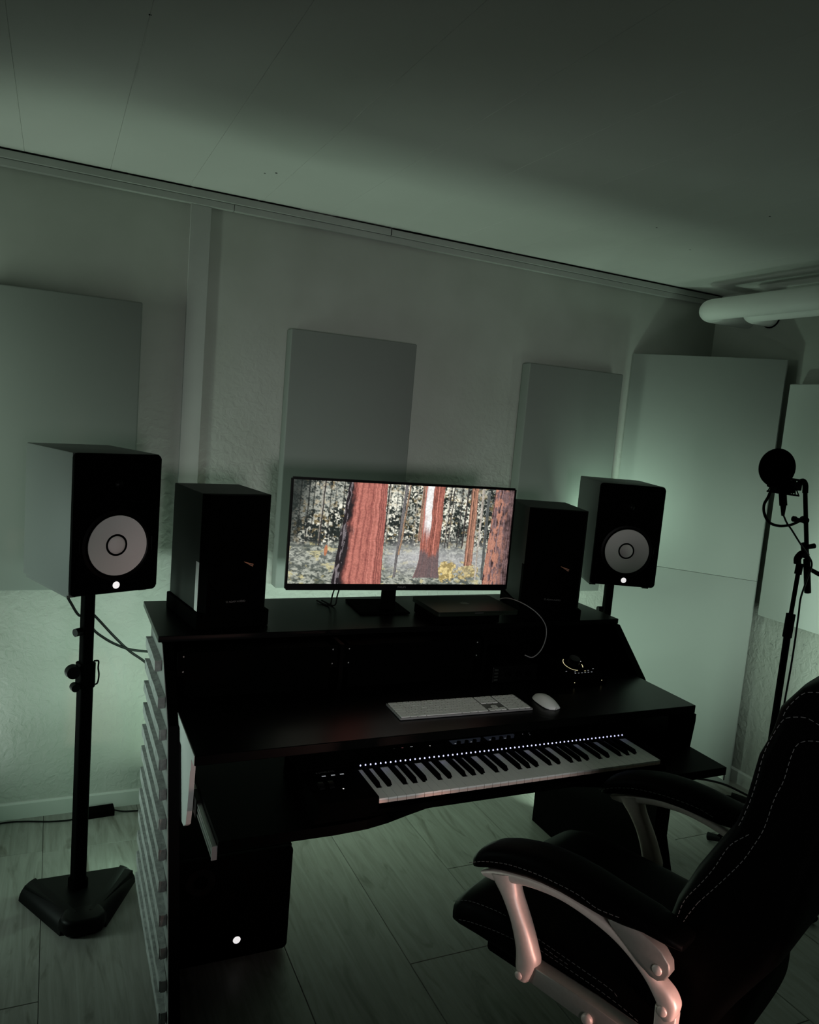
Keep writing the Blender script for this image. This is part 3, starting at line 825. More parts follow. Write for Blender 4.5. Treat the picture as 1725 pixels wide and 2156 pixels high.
def trunk(u0t, u1t, u0b, u1b, vb, light, dark, seed, darkleft=.0, vt=0.0, fr=14, patch=0.0, flare=0.0):
    global img
    v = np.clip((V_ - vt) / max(vb - vt, .01), 0, 1)
    wob = (fbm(3, 12, seed, 3) - .5) * .006
    fl = flare * np.clip((v - .72) / .28, 0, 1) ** 2
    L = u0t + (u0b - u0t) * v ** 1.1 + wob - fl; R_ = u1t + (u1b - u1t) * v ** 1.2 + wob + fl * .6
    s = (U_ - L) / np.maximum(R_ - L, .001)
    edge = .5 / max((u1t - u0t) * NXs, 2)
    inside = np.clip(np.minimum(s, 1 - s) / edge, 0, 1) * ((V_ < vb + .015 * (fbm(80, 2, seed, 2) - .3)) & (V_ >= vt))
    sw = s + .05 * (fbm(5, 14, seed + 20, 3) - .5)          # bark furrows wander a little
    def furrow(f_, sd):
        gi = np.clip((np.clip(sw, 0, .999) * f_).astype(int), 0, 400)
        g = np.random.default_rng(sd).random(402); f = np.clip(sw, 0, .999) * f_ - gi
        return g[gi] * (1 - f) + g[gi + 1] * f
    line = .55 * furrow(fr, seed) + .45 * furrow(fr * 2.7, seed + 1)
    tex = .68 * line + .32 * fbm(130, 14, seed + 3, 3)
    if patch: tex = tex * .55 + .45 * fbm(26, 20, seed + 9, 4)
    c = lerp(np.ones((NYs, NXs, 3)) * np.array(dark), light, sm(.30, .60, tex))
    c = lerp(c, np.minimum(1, np.array(light) * 1.35 + .05), sm(.62, .80, line) * .7)
    crack = sm(.34, .20, line) * .75
    c = lerp(c, (.05, .02, .02), crack)
    if darkleft:
        dl = 1 - sm(darkleft * .55, darkleft, s - .10 * (1 - V_) * 0 + .22 * (fbm(30, 10, seed + 5, 3) - .5) + .10 * (1 - V_))
        c = lerp(c, np.where((tex > .60)[..., None], np.array([.20, .175, .185]), np.array([.022, .018, .020])), dl)
    img = lerp(img, c, inside)
    return s, inside
trunk(.480, .494, .452, .464, .93, (.17, .16, .16), (.06, .06, .06), 101)
trunk(.498, .505, .470, .479, .70, (.42, .27, .17), (.14, .10, .08), 102)
for k, (u, w_) in enumerate(((.408, .006), (.692, .005), (.706, .005), (.748, .005), (.772, .007), (.13, .006), (.345, .004))):
    trunk(u, u + w_, u - .012, u + w_ - .012, .62, (.07, .065, .06), (.015, .015, .015), 110 + k)
trunk(.560, .585, .555, .575, .55, (.34, .20, .14), (.12, .08, .06), 128, patch=1)
trunk(.790, .824, .782, .822, .80, (.48, .24, .16), (.17, .10, .07), 130)
s, ins = trunk(.575, .664, .566, .655, .93, (.50, .175, .13), (.24, .085, .065), 140, fr=13, flare=.022)
img = lerp(img, (.92, .90, .88), ins * sm(.46, .40, s + .06 * (fbm(20, 20, 145, 2) - .5)) * sm(.04, .12, s) * (1 - sm(.34, .62, V_ + .30 * (fbm(70, 8, 146, 2) - .5) + .1 * s)))
img = lerp(img, (.13, .115, .12), ins * sm(.64, .72, V_ + .22 * (fbm(60, 6, 150, 2) - .5)) * .85)
trunk(.842, .852, .838, .846, .95, (.62, .57, .50), (.26, .23, .19), 160)
trunk(.868, .884, .868, .882, .95, (.115, .125, .12), (.055, .06, .055), 170, vt=.03)
trunk(.233, .402, .183, .402, 1.01, (.52, .185, .145), (.30, .095, .080), 180, darkleft=.34, fr=18)
s, ins = trunk(.905, 1.02, .877, 1.02, 1.01, (.20, .125, .125), (.020, .014, .015), 190, fr=26, patch=1)
img = lerp(img, (.60, .27, .18), ins * sm(.50, .62, fbm(90, 14, 196, 4) + .13 * (1 - s) * sm(.15, .6, V_)) * sm(.8, .3, s) * .75)
st_ = sm(1, .6, ((U_ - .152 + .03 * (V_ - .67)) / .008) ** 2 + ((V_ - .67) / .060) ** 2); img = lerp(img, (.50, .20, .10), st_)
img = np.clip(img * (0.80 + .45 * fbm(200, 110, 200, 1)[..., None]), 0, 1)
verts = []; 
xs = -0.3925 + 0.785 * (np.arange(NXs) + 0.0) / (NXs - 1); zs = MZ + MH - .008 - (MH - .030) * (np.arange(NYs)) / (NYs - 1)
XX, ZZ = np.meshgrid(xs, zs)
co = np.stack([XX, np.full_like(XX, -0.0006), ZZ], -1).reshape(-1, 3)
idx = np.arange(NXs * NYs).reshape(NYs, NXs)
fc = np.stack([idx[:-1, :-1], idx[1:, :-1], idx[1:, 1:], idx[:-1, 1:]], -1).reshape(-1, 4)
me = bpy.data.meshes.new('screen')
me.from_pydata(co.tolist(), [], fc.tolist())
ca = me.color_attributes.new('Picture', 'FLOAT_COLOR', 'POINT')
ca.data.foreach_set('color', np.concatenate([img.reshape(-1, 3), np.ones((NXs * NYs, 1))], 1).astype(np.float32).ravel())
ms_ = bpy.data.materials.new('lit_screen_picture'); ms_.use_nodes = True
nt = ms_.node_tree; bb = nt.nodes['Principled BSDF']
at = nt.nodes.new('ShaderNodeAttribute'); at.attribute_name = 'Picture'
nt.links.new(at.outputs['Color'], bb.inputs['Emission Color']); bb.inputs['Emission Strength'].default_value = 1.0
bb.inputs['Base Color'].default_value = (0, 0, 0, 1); bb.inputs['Roughness'].default_value = .5; bb.inputs['Specular IOR Level'].default_value = .1
me.materials.append(ms_)
so = bpy.data.objects.new('screen', me); COL.objects.link(so); so.parent = mon

# ------------------------------------------------------------------ laptop on a dock
t = thing('docking_box', 'flat black docking box under the closed laptop on the shelf', 'dock', (1.255, 2.28, 0.9085))
bm = B(); box(bm, -.112, .13, -.085, .085, 0, .034, .004, 2); obj('housing', bm, M['blk'], t)
lp = thing('laptop', 'closed dark laptop lying on the shelf in front of the right monitor half', 'laptop', (1.288, 2.272, 0.943), math.radians(-1))
def rrect(hx, hy, r, n=5):
    out = []
    for sx, sy, a0 in ((1, -1, -90), (1, 1, 0), (-1, 1, 90), (-1, -1, 180)):
        for k in range(n + 1):
            a = math.radians(a0 + 90 * k / n); out.append((sx * (hx - r) + r * math.cos(a), sy * (hy - r) + r * math.sin(a)))
    return out
bm = B(); prism(bm, rrect(.150, .106, .009), 0.001, .0105, 'z', .001, 2); obj('base', bm, M['laptop'], lp)
bm = B(); prism(bm, rrect(.150, .106, .009), .0112, .0160, 'z', .001, 2); lid = obj('lid', bm, M['laptop'], lp)
bm = B()   # bitten fruit emblem on the lid
pts = []
for k in range(40):
    a = 2 * PI * k / 40; r_ = .0155 * (1 + .07 * math.cos(2 * a)) * (1 - .13 * math.exp(-((a - PI / 2) / .22) ** 2) - .06 * math.exp(-((a - 3 * PI / 2) / .2) ** 2))
    x_, y_ = r_ * math.cos(a), r_ * math.sin(a) * 1.02
    if (x_ - .018) ** 2 + (y_ - .002) ** 2 < .0062 ** 2: 
        d_ = math.hypot(x_ - .018, y_ - .002); x_ = .018 + (x_ - .018) / d_ * .0062; y_ = .002 + (y_ - .002) / d_ * .0062
    pts.append((x_, y_))
prism(bm, pts, .0160, .0162, 'z')
prism(bm, [(.000, .0175), (.003, .0185), (.006, .0225), (.006, .0250), (.002, .0235), (.000, .0205)], .0160, .0162, 'z')
obj('emblem', bm, M['laptop_logo'], lid)
bm = B(); box(bm, -.016, .016, -.1064, -.1055, .0095, .0112); obj('notch_highlight', bm, M['logo_dim'], lp)  # lighter strip paints the highlight on the finger notch

# ------------------------------------------------------------------ speakers
def speaker_cab(t, W, H, Dp, m_body, bev, split=None):
    b_ = B(); box(b_, -W / 2, W / 2, 0.012, Dp, 0, H, 0.004, 2); obj('cabinet', b_, m_body, t, True)
    b_ = B(); prism(b_, [(p[0], p[1] + H / 2) for p in rrect(W / 2 - .0005, H / 2 - .0005, bev)], 0.0, 0.013, 'y', .003, 3); return obj('front_baffle', b_, M['blk'], t, True, sharp=50)

def big_speaker(label, loc, yaw):
    t = thing('studio_speaker', label, 'speaker', loc, yaw)
    speaker_cab(t, .25, .39, .334, M['vinyl'], .012)
    cz = .136
    # woofer: cone, dust cap, surround
    b_ = B(); lathe(b_, [(.084, .000), (.0845, .003), (.091, .006), (.099, .0045), (.101, 0), (.101, -.0008)], 56, facing(0, 0, cz)); obj('surround', b_, M['blk2'], t, True)
    b_ = B(); lathe(b_, [(.0268, -.0060), (.035, -.0030), (.06, .0008), (.080, .0040), (.0842, .0046), (.0846, .0030), (.080, .0022), (.03, -.009)], 64, facing(0, -.0045, cz)); obj('woofer_cone', b_, M['cone'], t, True, sharp=60)
    b_ = B(); lathe(b_, [(0, -.008), (.030, -.0075), (.030, -.0062), (.0, -.0062)], 40, facing(0, -.0055, cz)); obj('cap_groove', b_, M['gap'], t, True)
    b_ = B(); lathe(b_, [(0, .0030), (.010, .0022), (.019, -.0008), (.0250, -.0040), (.0252, -.0062), (0, -.0062)], 40, facing(0, -.0045, cz)); obj('dust_cap', b_, M['capm'], t, True, sharp=60)
    # tweeter in a shallow waveguide
    b_ = B(); lathe(b_, [(.062, .0), (.060, .0022), (.05, .0012), (.02, .0004), (.016, .001)], 48, facing(0, 0, .305)); obj('waveguide', b_, M['blk'], t, True)
    b_ = B(); lathe(b_, [(0, .008), (.007, .0065), (.0125, .002), (.013, 0)], 32, facing(0, 0, .305)); obj('tweeter', b_, M['blk2'], t, True)
    # lit emblem of three crossed tuning forks in a ring
    b_ = B(); lathe(b_, [(0, .0016), (.0095, .0014), (.0102, 0), (0, 0)], 30, facing(0.003, 0, .022)); em = obj('lit_emblem', b_, M['led'], t, True)
    b_ = B()
    for k in range(6):
        a = k * PI / 3 + .3
        box(b_, -.0004, .0004, .0035, .0060, .00165, .0018, mtx=facing(0.003, 0, .022) @ Matrix.Rotation(a, 4, 'Z'))
    obj('emblem_marks', b_, M['leddot'], em)
    for sx in (-1, 1):
        b_ = B(); tube(b_, [(sx * .104, -.0008, cz + dz) for dz in (-.02, 0, .02)], .0012, 6); obj('trim_line', b_, M['blk2'], t)
    for x, z in ((-.1, .375), (.1, .375)):
        b_ = B(); lathe(b_, [(0, .001), (.004, .0008), (.0045, 0), (0, 0)], 12, facing(x, 0, z)); obj('screw', b_, M['blk'], t, True)
    return t
YL, YR = math.radians(21.8), math.radians(-23.2)
big_speaker('black studio speaker with white cone on the left floor stand', (0.168, 2.275, 1.0135), YL)
big_speaker('black studio speaker with white cone on the stand right of the desk', (2.003, 2.327, 0.9975), YR)

def small_speaker(label, loc, yaw):
    t = thing('shelf_speaker', label, 'speaker', loc, yaw)
    W, H, Dp = .210, .347, .293
    b_ = B(); box(b_, -W / 2, W / 2, 0.030, Dp, 0, H, 0.002, 1); obj('cabinet', b_, M['vinyl_dark'], t)
    # front baffle with chamfered long sides
    b_ = B(); prism(b_, [(-W / 2, .030), (-W / 2 + .016, 0), (W / 2 - .016, 0), (W / 2, .030)], 0, H, 'z', .001, 1); obj('front_baffle', b_, M['blk'], t)
    b_ = B(); box(b_, -W / 2 - .0004, -W / 2 + .0004, 0.0305, .056, .001, H * .42); obj('edge_tone', b_, M['cheek'] if yaw > 0 else M['blk'], t)  # pale on the left speaker only, painting light along its lower edge
    cz = .125
    b_ = B(); lathe(b_, [(.088, .0), (.086, .004), (.076, .006), (.070, .002), (.040, -.000), (.030, .004), (0, .012)], 48, facing(0, 0, cz)); obj('woofer', b_, M['blk'], t, True)
    b_ = B(); prism(b_, rrect(.062, .046, .012), 0, 0, 'y') if False else None
    b_ = B(); prism(b_, [(p[0], p[1] + .272) for p in rrect(.064, .046, .012)], -.003, .001, 'y', .001, 1); obj('waveguide', b_, M['blk'], t)
    b_ = B(); prism(b_, [(p[0], p[1] + .272) for p in rrect(.022, .030, .003)], -.0045, -.002, 'y'); obj('ribbon_tweeter', b_, M['blk'], t)
    # copper wedge mark of the woofer badge
    b_ = B(); prism(b_, [(.014, .1530), (.046, .1445), (.0435, .1365)], -.0065, -.0055, 'y'); obj('copper_wedge', b_, M['copper'], t)
    b_ = B(); prism(b_, [(.0215, .1490), (.0440, .1430), (.0430, .1395)], -.0068, -.0064, 'y'); obj('inner_wedge', b_, M['logo_dim'], t)  # smaller dark wedge laid over the copper one
    text('brand_lettering', 'ADAM AUDIO', .0080, M['logo'], t, facing(.004, -.0005, .030))
    b_ = B(); lathe(b_, [(.0022, .0003), (.0030, .0003), (.0030, 0), (.0022, 0)], 20, facing(-.027, -.0003, .033)); obj('brand_ring', b_, M['logo'], t)
    return t
small_speaker('black two-way speaker left of the monitor on a foam pad', (0.500, 2.238, 0.9585), math.radians(9.3))
small_speaker('black two-way speaker right of the monitor, overlapped by the right speaker', (1.592, 2.196, 0.9515), math.radians(-18))
for lab, x, y, yaw, h in (('black foam pad under the two-way speaker left of the monitor', 0.500, 2.238, 9.3, .0495), ('black foam pad under the two-way speaker right of the monitor', 1.592, 2.196, -18, .0425)):
    t = thing('foam_pad', lab, 'foam pad', (x, y, 0.9083), math.radians(yaw))
    bm = B(); box(bm, -.112, .112, .01, .302, 0, h, .003, 2); obj('pad', bm, M['blk'], t)

sub = thing('subwoofer', 'black subwoofer with glowing round emblem on the floor under the desk', 'speaker', (0.489, 2.012, 0.0), math.radians(0))
bm = B(); box(bm, -.168, .168, .012, .38, .012, .328, .005, 2); obj('cabinet', bm, M['blk'], sub, True)
bm = B(); prism(bm, [(p[0], p[1] + .170) for p in rrect(.1675, .1575, .012)], 0, .013, 'y', .003, 2); obj('front_baffle', bm, M['blk'], sub, True)
bm = B(); lathe(bm, [(0, -.001), (.030, .0005), (.036, .002), (.040, 0)], 36, facing(-.09, 0, .26)); obj('bass_port', bm, M['gap'], sub, True)
bm = B(); lathe(bm, [(0, .0016), (.0100, .0014), (.0108, 0), (0, 0)], 30, facing(.020, 0, .067)); em = obj('lit_emblem', bm, M['led'], sub, True)
bm = B()
for k in range(6):
    box(bm, -.0004, .0004, .0035, .0060, .00165, .0018, mtx=facing(.020, 0, .067) @ Matrix.Rotation(k * PI / 3 + .3, 4, 'Z'))
obj('emblem_marks', bm, M['leddot'], em)
for sx in (-1, 1):
    for y in (.05, .33):
        bm = B(); cyl(bm, (sx * .135, y, 0), (sx * .135, y, .0125), .016, seg=16); obj('foot', bm, M['rubber'], sub)

# ------------------------------------------------------------------ speaker stands
def stand(label, loc, yaw, ztop, base_yaw):
    t = thing('speaker_stand', label, 'speaker stand', loc, yaw)
    R2 = Matrix.Rotation(base_yaw - yaw, 4, 'Z')
    zp = 0.052
    def add(name, b_, m, rot=True, **k):
        if rot: bmesh.ops.transform(b_, matrix=R2, verts=b_.verts[:])
        return obj(name, b_, m, t, **k)
    b_ = B(); prism(b_, [(-.118, .072), (.124, .072), (.165, .040), (.030, -.160), (-.010, -.160), (-.150, .048)], 0.004, zp - .004, 'z', .003, 2); bs = add('base_plate', b_, M['blk2'])
    b_ = B(); prism(b_, [(-.040, -.105), (.062, -.105), (.075, -.150), (.062, -.180), (.045, -.189), (-.012, -.189), (-.034, -.182), (-.055, -.150)], .001, zp - .001, 'z', .014, 5); add('base_nose', b_, M['blk2'], smooth=True, sharp=50)
    # rolled edges on both front sides
    for s_, (p0, p1) in enumerate((((-.120, .072), (-.006, -.135)), ((.128, .072), (.028, -.135)))):
        v0 = Vector((*p0, 0)); v1 = Vector((*p1, 0)); dr = (v1 - v0).normalized(); n_ = Vector((dr.y, -dr.x, 0)) * (1 if s_ == 0 else -1)
        if n_.y > 0 : n_ = -n_
        b_ = B(); rings = []
        for q in (v0, v1):
            ring = [b_.verts.new(q - n_ * .01)]
            for k in range(9):
                a = PI / 2 * k / 8
                ring.append(b_.verts.new(q + n_ * (.052 * math.sin(a)) + Vector((0, 0, zp * math.cos(a)))))
            rings.append(ring)
        rings[0][0].co.z = rings[1][0].co.z = 0.001
        m_ = len(rings[0])
        for k in range(m_): b_.faces.new((rings[0][k], rings[0][(k + 1) % m_], rings[1][(k + 1) % m_], rings[1][k]))
        b_.faces.new(rings[0]); b_.faces.new(rings[1][::-1])
        add('rolled_edge', b_, M['blk2'], smooth=True, sharp=50)
    b_ = B(); prism(b_, rrect(.024, .024, .008), zp - .004, zp + .022, 'z', .002, 2); obj('collar', b_, M['blk'], t)
    b_ = B(); prism(b_, rrect(.0190, .0190, .006), zp, .74, 'z'); obj('lower_pole', b_, M['blk'], t)
    b_ = B(); prism(b_, rrect(.0165, .0165, .006), .70, ztop - .006, 'z'); obj('upper_pole', b_, M['blk'], t)
    b_ = B(); prism(b_, rrect(.0225, .0225, .006), .69, .765, 'z', .002, 1); obj('clamp', b_, M['blk'], t)
    for z, r_, l_ in ((.748, .021, .052), (.700, .013, .040)):
        b_ = B(); cyl(b_, (-.018, -.004, z), (-.018 - l_ * .62, -.012, z), .007, seg=12)
        cyl(b_, (-.012 - l_ * .62, -.008, z), (-.016 - l_ * .62, -.030, z), r_, r_ * .88, seg=26)
        obj('clamp_knob', b_, M['blk2'], t, True)
    b_ = B(); tube(b_, [(.020, -.010, .768), (.033, -.012, .766), (.033, -.012, .745), (.036, -.012, .722), (.032, -.012, .698), (.020, -.010, .694)], .0026, 8); obj('safety_clip', b_, M['blk2'], t, True)
    b_ = B(); cyl(b_, (-.015, 0, .862), (-.038, -.006, .862), .012, seg=18); obj('height_knob', b_, M['blk2'], t, True)
    # top plate with upturned side rails
    b_ = B(); box(b_, -.045, .045, -.10, .10, ztop - .006, ztop - .002, .001, 1); obj('top_plate', b_, M['blk2'], t)
    for sx in (-1, 1):
        b_ = B(); box(b_, sx * .104 - .012, sx * .104 + .012, -.125, .165, ztop - .0115, ztop - .002, .0008, 1); box(b_, sx * .104 - .012, sx * .104 + .012, -.12, .16, ztop - .002, ztop, 0)
        obj('support_rail', b_, M['vinyl'], t)
        b_ = B(); box(b_, min(sx * .03, sx * .10), max(sx * .03, sx * .10), .02, .05, ztop - .008, ztop - .004); obj('cross_bar', b_, M['blk2'], t)
    return t
stand('black steel speaker stand on the floor left of the desk', (0.106, 2.430, 0), YL, 1.013, 0.0)
stand('black speaker stand behind the right end of the desk', (2.069, 2.480, 0), YR, 0.997, 0.0)

# ------------------------------------------------------------------ cables
def cable(name, label, pts, r, m, cat='cable', extra=None):
    o = Vector(pts[0])
    t = thing(name, label, cat, o)
    b_ = B(); tube(b_, [Vector(p) - o for p in pts], r, 8, 8); obj('cord', b_, m, t, True)
    if extra: extra(t, o)
    return t
cable('speaker_cable', 'black cable from the left speaker, crossing down steeply to the slatted desk side', [(0.040, 2.60, .950), (0.063, 2.60, .905), (0.090, 2.60, .862), (0.115, 2.61, .870), (0.133, 2.60, .862), (0.195, 2.60, .790), (0.245, 2.60, .738), (0.300, 2.59, .695), (0.36, 2.57, .62), (0.42, 2.56, .40), (.44, 2.6, .02)], .0042, M['rubber'])
cable('speaker_cable', 'black cable sagging flatly from the left stand to the slatted desk side', [(0.120, 2.585, .850), (0.133, 2.585, .818), (0.165, 2.585, .790), (0.200, 2.585, .768), (0.245, 2.58, .750), (0.300, 2.575, .742), (0.36, 2.56, .735), (0.42, 2.52, .66), (.45, 2.52, .3), (.46, 2.56, .02)], .0042, M['rubber'])
fl = cable('power_cable', 'thin black power cable lying along the baseboard left of the desk', [(-0.9, 2.95, .004), (-0.45, 2.94, .004), (-0.14, 2.962, .004), (-0.06, 2.955, .004), (0.03, 2.930, .004), (0.10, 2.925, .004), (0.155, 2.945, .006)], .003, M['rubber'])
fl = cable('power_cable', 'thin black power cable from the power adapter towards the desk', [(0.247, 2.945, .010), (0.28, 2.938, .004), (0.33, 2.930, .004), (.55, 2.90, .004)], .003, M['rubber'])
t = thing('power_adapter', 'flat black power adapter on the floor by the baseboard', 'adapter', (0.200, 2.945, 0), math.radians(3))
bm = B(); box(bm, -.047, .045, -.026, .026, 0, .024, .002, 2); obj('housing', bm, M['blk'], t)
k_ = lambda x, z, y: (x * y / 2.1, y, 1.57 - (1.57 - z) * y / 2.1)
cable('usb_cable', 'grey cable curving from the laptop down to the desk, in front of the right speaker', [(1.4425, 2.33, .952), k_(1.345, 1.019, 2.22), k_(1.405, 1.001, 2.13), k_(1.465, .967, 2.09), k_(1.504, .926, 2.06), k_(1.513, .884, 2.045), k_(1.499, .839, 2.035), k_(1.468, .815, 2.035), k_(1.436, .824, 2.05)], .0016, M['gcable'])
for k, x in enumerate((0.877, 0.895)):
    cable('monitor_cable', ('thin black cable hanging below the monitor, left one of the pair', 'thin black cable hanging below the monitor, right one of the pair')[k], [(x + .012, 2.44, 1.08), (x + .006, 2.445, 1.0), (x - .003, 2.45, .95), (x - .008, 2.46, .9125), (x - .03, 2.53, .9125)], .0026, M['rubber'])
cable('floor_cable', 'black cable looping on the floor behind the chair by the right wall', [(2.30, 2.62, .008), (2.55, 2.64, .010), (2.70, 2.55, .03), (2.80, 2.45, .04), (2.87, 2.36, .02), (2.90, 2.2, .006), (2.85, 1.9, .006)], .005, M['rubber'])
cable('floor_cable', 'second black cable on the floor below the corner panel, with inline plug', [(2.25, 2.50, .006), (2.55, 2.47, .006), (2.75, 2.42, .006), (2.85, 2.32, .006), (2.88, 2.1, .006), (2.78, 1.7, .006)], .004, M['rubber'],
      extra=lambda t, o: obj('inline_plug', cyl(B(), Vector((2.80, 2.372, .016)) - o, Vector((2.872, 2.262, .016)) - o, .0155, .011, 14), M['rubber'], t, True))

# ------------------------------------------------------------------ microphone stand
Ym = 1.965
mic = thing('microphone_stand', 'black boom microphone stand on a tripod in front of the right wall', 'microphone stand', (2.487, Ym, 0))
def V(x, z, dy=0.0): return Vector((x - 2.487, dy, z))
def MS(name, b_, m=None, **k): return obj(name, b_, m or M['blk'], mic, True, **k)
bm = B(); cyl(bm, V(2.487, .10), V(2.492, .90), .0125, seg=16); MS('lower_shaft', bm)
bm = B(); cyl(bm, V(2.491, .882), V(2.494, .970), .0165, seg=16); MS('height_clutch', bm)
bm = B(); cyl(bm, V(2.494, .965), V(2.500, 1.125), .0080, seg=14); MS('upper_shaft', bm)
bm = B(); cyl(bm, V(2.499, 1.120), V(2.503, 1.160), .0130, seg=14); tube(bm, [V(2.489, 1.160), V(2.487, 1.180), V(2.505, 1.196), V(2.530, 1.190)], .013, 12, 6); MS('swivel_joint', bm)
bm = B(); cyl(bm, V(2.520, 1.150, -.012), V(2.575, 1.125, -.03), .007, .0085, seg=12); MS('swivel_knob', bm)
bm = B(); cyl(bm, V(2.566, 1.050), V(2.535, 1.175), .0120, seg=14); MS('counterweight', bm)
bm = B(); cyl(bm, V(2.537, 1.170), V(2.470, 1.445), .0078, seg=14); MS('boom_arm', bm)
bm = B(); cyl(bm, V(2.518, 1.205), V(2.508, 1.235), .0120, seg=14); cyl(bm, V(2.512, 1.223, -.01), V(2.545, 1.229, -.015), .0085, .0095, seg=12); MS('boom_clamp', bm)
bm = B(); tube(bm, [V(2.476, 1.42), V(2.470, 1.45), V(2.455, 1.462), V(2.440, 1.455)], .010, 12, 6); MS('mount_joint', bm)
for name, p in (('front', (2.419, 2.132)), ('rear', (2.364, 1.607)), ('side', (2.80, 1.965))):
    bm = B(); e = Vector((p[0] - 2.487, p[1] - Ym, 0)); dn = e.normalized()
    tube(bm, [Vector((0, 0, .13)) + dn * .01, e * .6 + Vector((0, 0, .062)), e - dn * .03 + Vector((0, 0, .020))], .0085, 10, 4)
    lg = MS('leg', bm)
    bm = B(); cyl(bm, e - dn * .05 + Vector((0, 0, .027)), e + Vector((0, 0, .0165)), .0125, .0160, seg=14); obj('rubber_foot', bm, M['rubber'], lg, True)
bm = B(); cyl(bm, (0, 0, .09), (0, 0, .165), .022, seg=18); MS('tripod_hub', bm)
bm = B(); cyl(bm, V(2.478, 1.322, -.016), V(2.500, 1.322, .012), .013, seg=14); cyl(bm, V(2.425, 1.325, -.01), V(2.485, 1.318, -.004), .0075, seg=12); lathe(bm, [(0, -.005), (.0105, -.005), (.0105, .005), (0, .005)], 16, Matrix.Translation(V(2.427, 1.325, -.01)) @ TOY); cl = MS('gooseneck_clamp', bm)
# microphone, shock mount and pop filter
mc = thing('microphone', 'black large-diaphragm microphone in a shock mount behind its round pop filter', 'microphone', (2.380, Ym, 1.40))
def W2(x, z, dy=0.0): return Vector((x - 2.380, dy, z - 1.40))
def MC(name, b_, m=None): return obj(name, b_, m or M['blk'], mc, True)
bm = B(); cyl(bm, W2(2.380, 1.415, .015), W2(2.366, 1.555, .035), .024, .023, seg=26); MC('mic_body', bm)
bm = B()
for z in (1.413, 1.468):
    prof = []
    lathe(bm, [(.048, -.003), (.054, -.003), (.054, .003), (.048, .003), (.048, -.003)], 28, Matrix.Translation(W2(2.381 - (z - 1.413) * .1, z, .015)) @ Matrix.Rotation(.08, 4, 'Y'))
cyl(bm, W2(2.381, 1.418, .015), W2(2.3765, 1.462, .015), .041, .039, seg=26)
MC('shock_ring', bm)
bm = B()
for k in range(8):
    a = 2 * PI * k / 8
    c0_ = W2(2.381, 1.413, .015); c1_ = W2(2.3755, 1.468, .015)
    tube(bm, [c0_ + Vector((.051 * math.cos(a), .051 * math.sin(a), 0)), (c0_ + c1_) / 2 + Vector((.043 * math.cos(a + .3), .043 * math.sin(a + .3), 0)), c1_ + Vector((.051 * math.cos(a + .6), .051 * math.sin(a + .6), 0))], .0022, 6, 3)
MC('elastic_cord', bm)
bm = B(); box(bm, *(lambda p: (p.x - .016, p.x + .018, p.y - .02, p.y + .02, p.z - .018, p.z + .012))(W2(2.432, 1.445, .015)), .003, 2); MC('mount_bracket', bm)
bm = B(); cyl(bm, W2(2.380, 1.412, .015), W2(2.386, 1.370, .01), .0135, seg=14); cyl(bm, W2(2.386, 1.370, .01), W2(2.389, 1.333, .008), .0105, .0055, seg=14); MC('cable_plug', bm)
pf = thing('pop_filter', 'round black mesh pop filter on a curved gooseneck before the microphone', 'pop filter', (2.252, Ym - .055, 1.505))
Rm = Matrix.Rotation(math.radians(-52), 4, 'Z') @ Matrix.Rotation(PI / 2, 4, 'X') 
Rm = Matrix.Translation((0.0, 0, 0)) @ Matrix.Rotation(math.radians(-18), 4, 'Z') @ TOY
bm = B(); lathe(bm, [(.060, -.004), (.0655, -.004), (.0665, 0), (.0655, .004), (.060, .004), (.060, -.004)], 44, Rm); obj('hoop', bm, M['blk'], pf, True)
bm = B(); lathe(bm, [(0, .0045), (.04, .003), (.061, .001), (.061, -.001), (.04, .001), (0, .0025)], 44, Rm); obj('mesh_disc', bm, M['blk'], pf, True)
bm = B(); lathe(bm, [(0, -.006), (.062, -.006), (.062, -.0045), (0, -.0045)], 44, Rm); obj('mesh_disc', bm, M['blk'], pf, True)
bm = B(); cyl(bm, (-.026, .0, -.058), (.010, .0, -.068), .010, seg=12); obj('hoop_clamp', bm, M['blk'], pf, True)
bm = B(); tube(bm, [(-.010, 0, -.066), (.000, .02, -.103), (.003, .035, -.134), (.025, .045, -.169), (.062, .05, -.197), (.118, .055, -.208), (.172, .055, -.203), (.212, .055, -.190)], .0048, 10, 8); obj('gooseneck', bm, M['blk'], pf, True)
cable('microphone_cable', 'black microphone cable running from the plug down along the stand', [(2.389, Ym + .006, 1.335), (2.405, Ym, 1.308), (2.421, Ym - .01, 1.286), (2.464, Ym - .018, 1.239), (2.506, Ym - .026, 1.196), (2.527, Ym - .03, 1.160), (2.524, Ym - .02, 1.097), (2.518, Ym - .012, 1.032), (2.512, Ym - .018, .965), (2.508, Ym - .022, .80), (2.50, Ym - .022, .45), (2.50, Ym - .06, .06), (2.58, 1.75, .006), (2.8, 1.6, .006)], .0034, M['rubber'])

# ------------------------------------------------------------------ office chair
chair = thing('office_chair', 'black padded office chair with stitched seams and metal armrests before the desk', 'chair', (1.215, 1.201, 0), math.radians(22))
def CH(name, bm, m, **k): return obj(name, bm, m, chair, **k)
def super_loft(bm, rings, n=36, p=3.2):
    """rings: list of (centre Vector, axis u Vector, half u, axis v Vector, half v)"""
    R_ = []
    for c, u, hu, v, hv in rings:
        ring = []
        for k in range(n):
            a = 2 * PI * k / n; ca, sa = math.cos(a), math.sin(a)
            ring.append(bm.verts.new(c + u * (hu * math.copysign(abs(ca) ** (2 / p), ca)) + v * (hv * math.copysign(abs(sa) ** (2 / p), sa))))
        R_.append(ring)
    for a, b in zip(R_, R_[1:]):
        for k in range(n): bm.faces.new((a[k], a[(k + 1) % n], b[(k + 1) % n], b[k]))
    bm.faces.new(R_[0][::-1]); bm.faces.new(R_[-1])
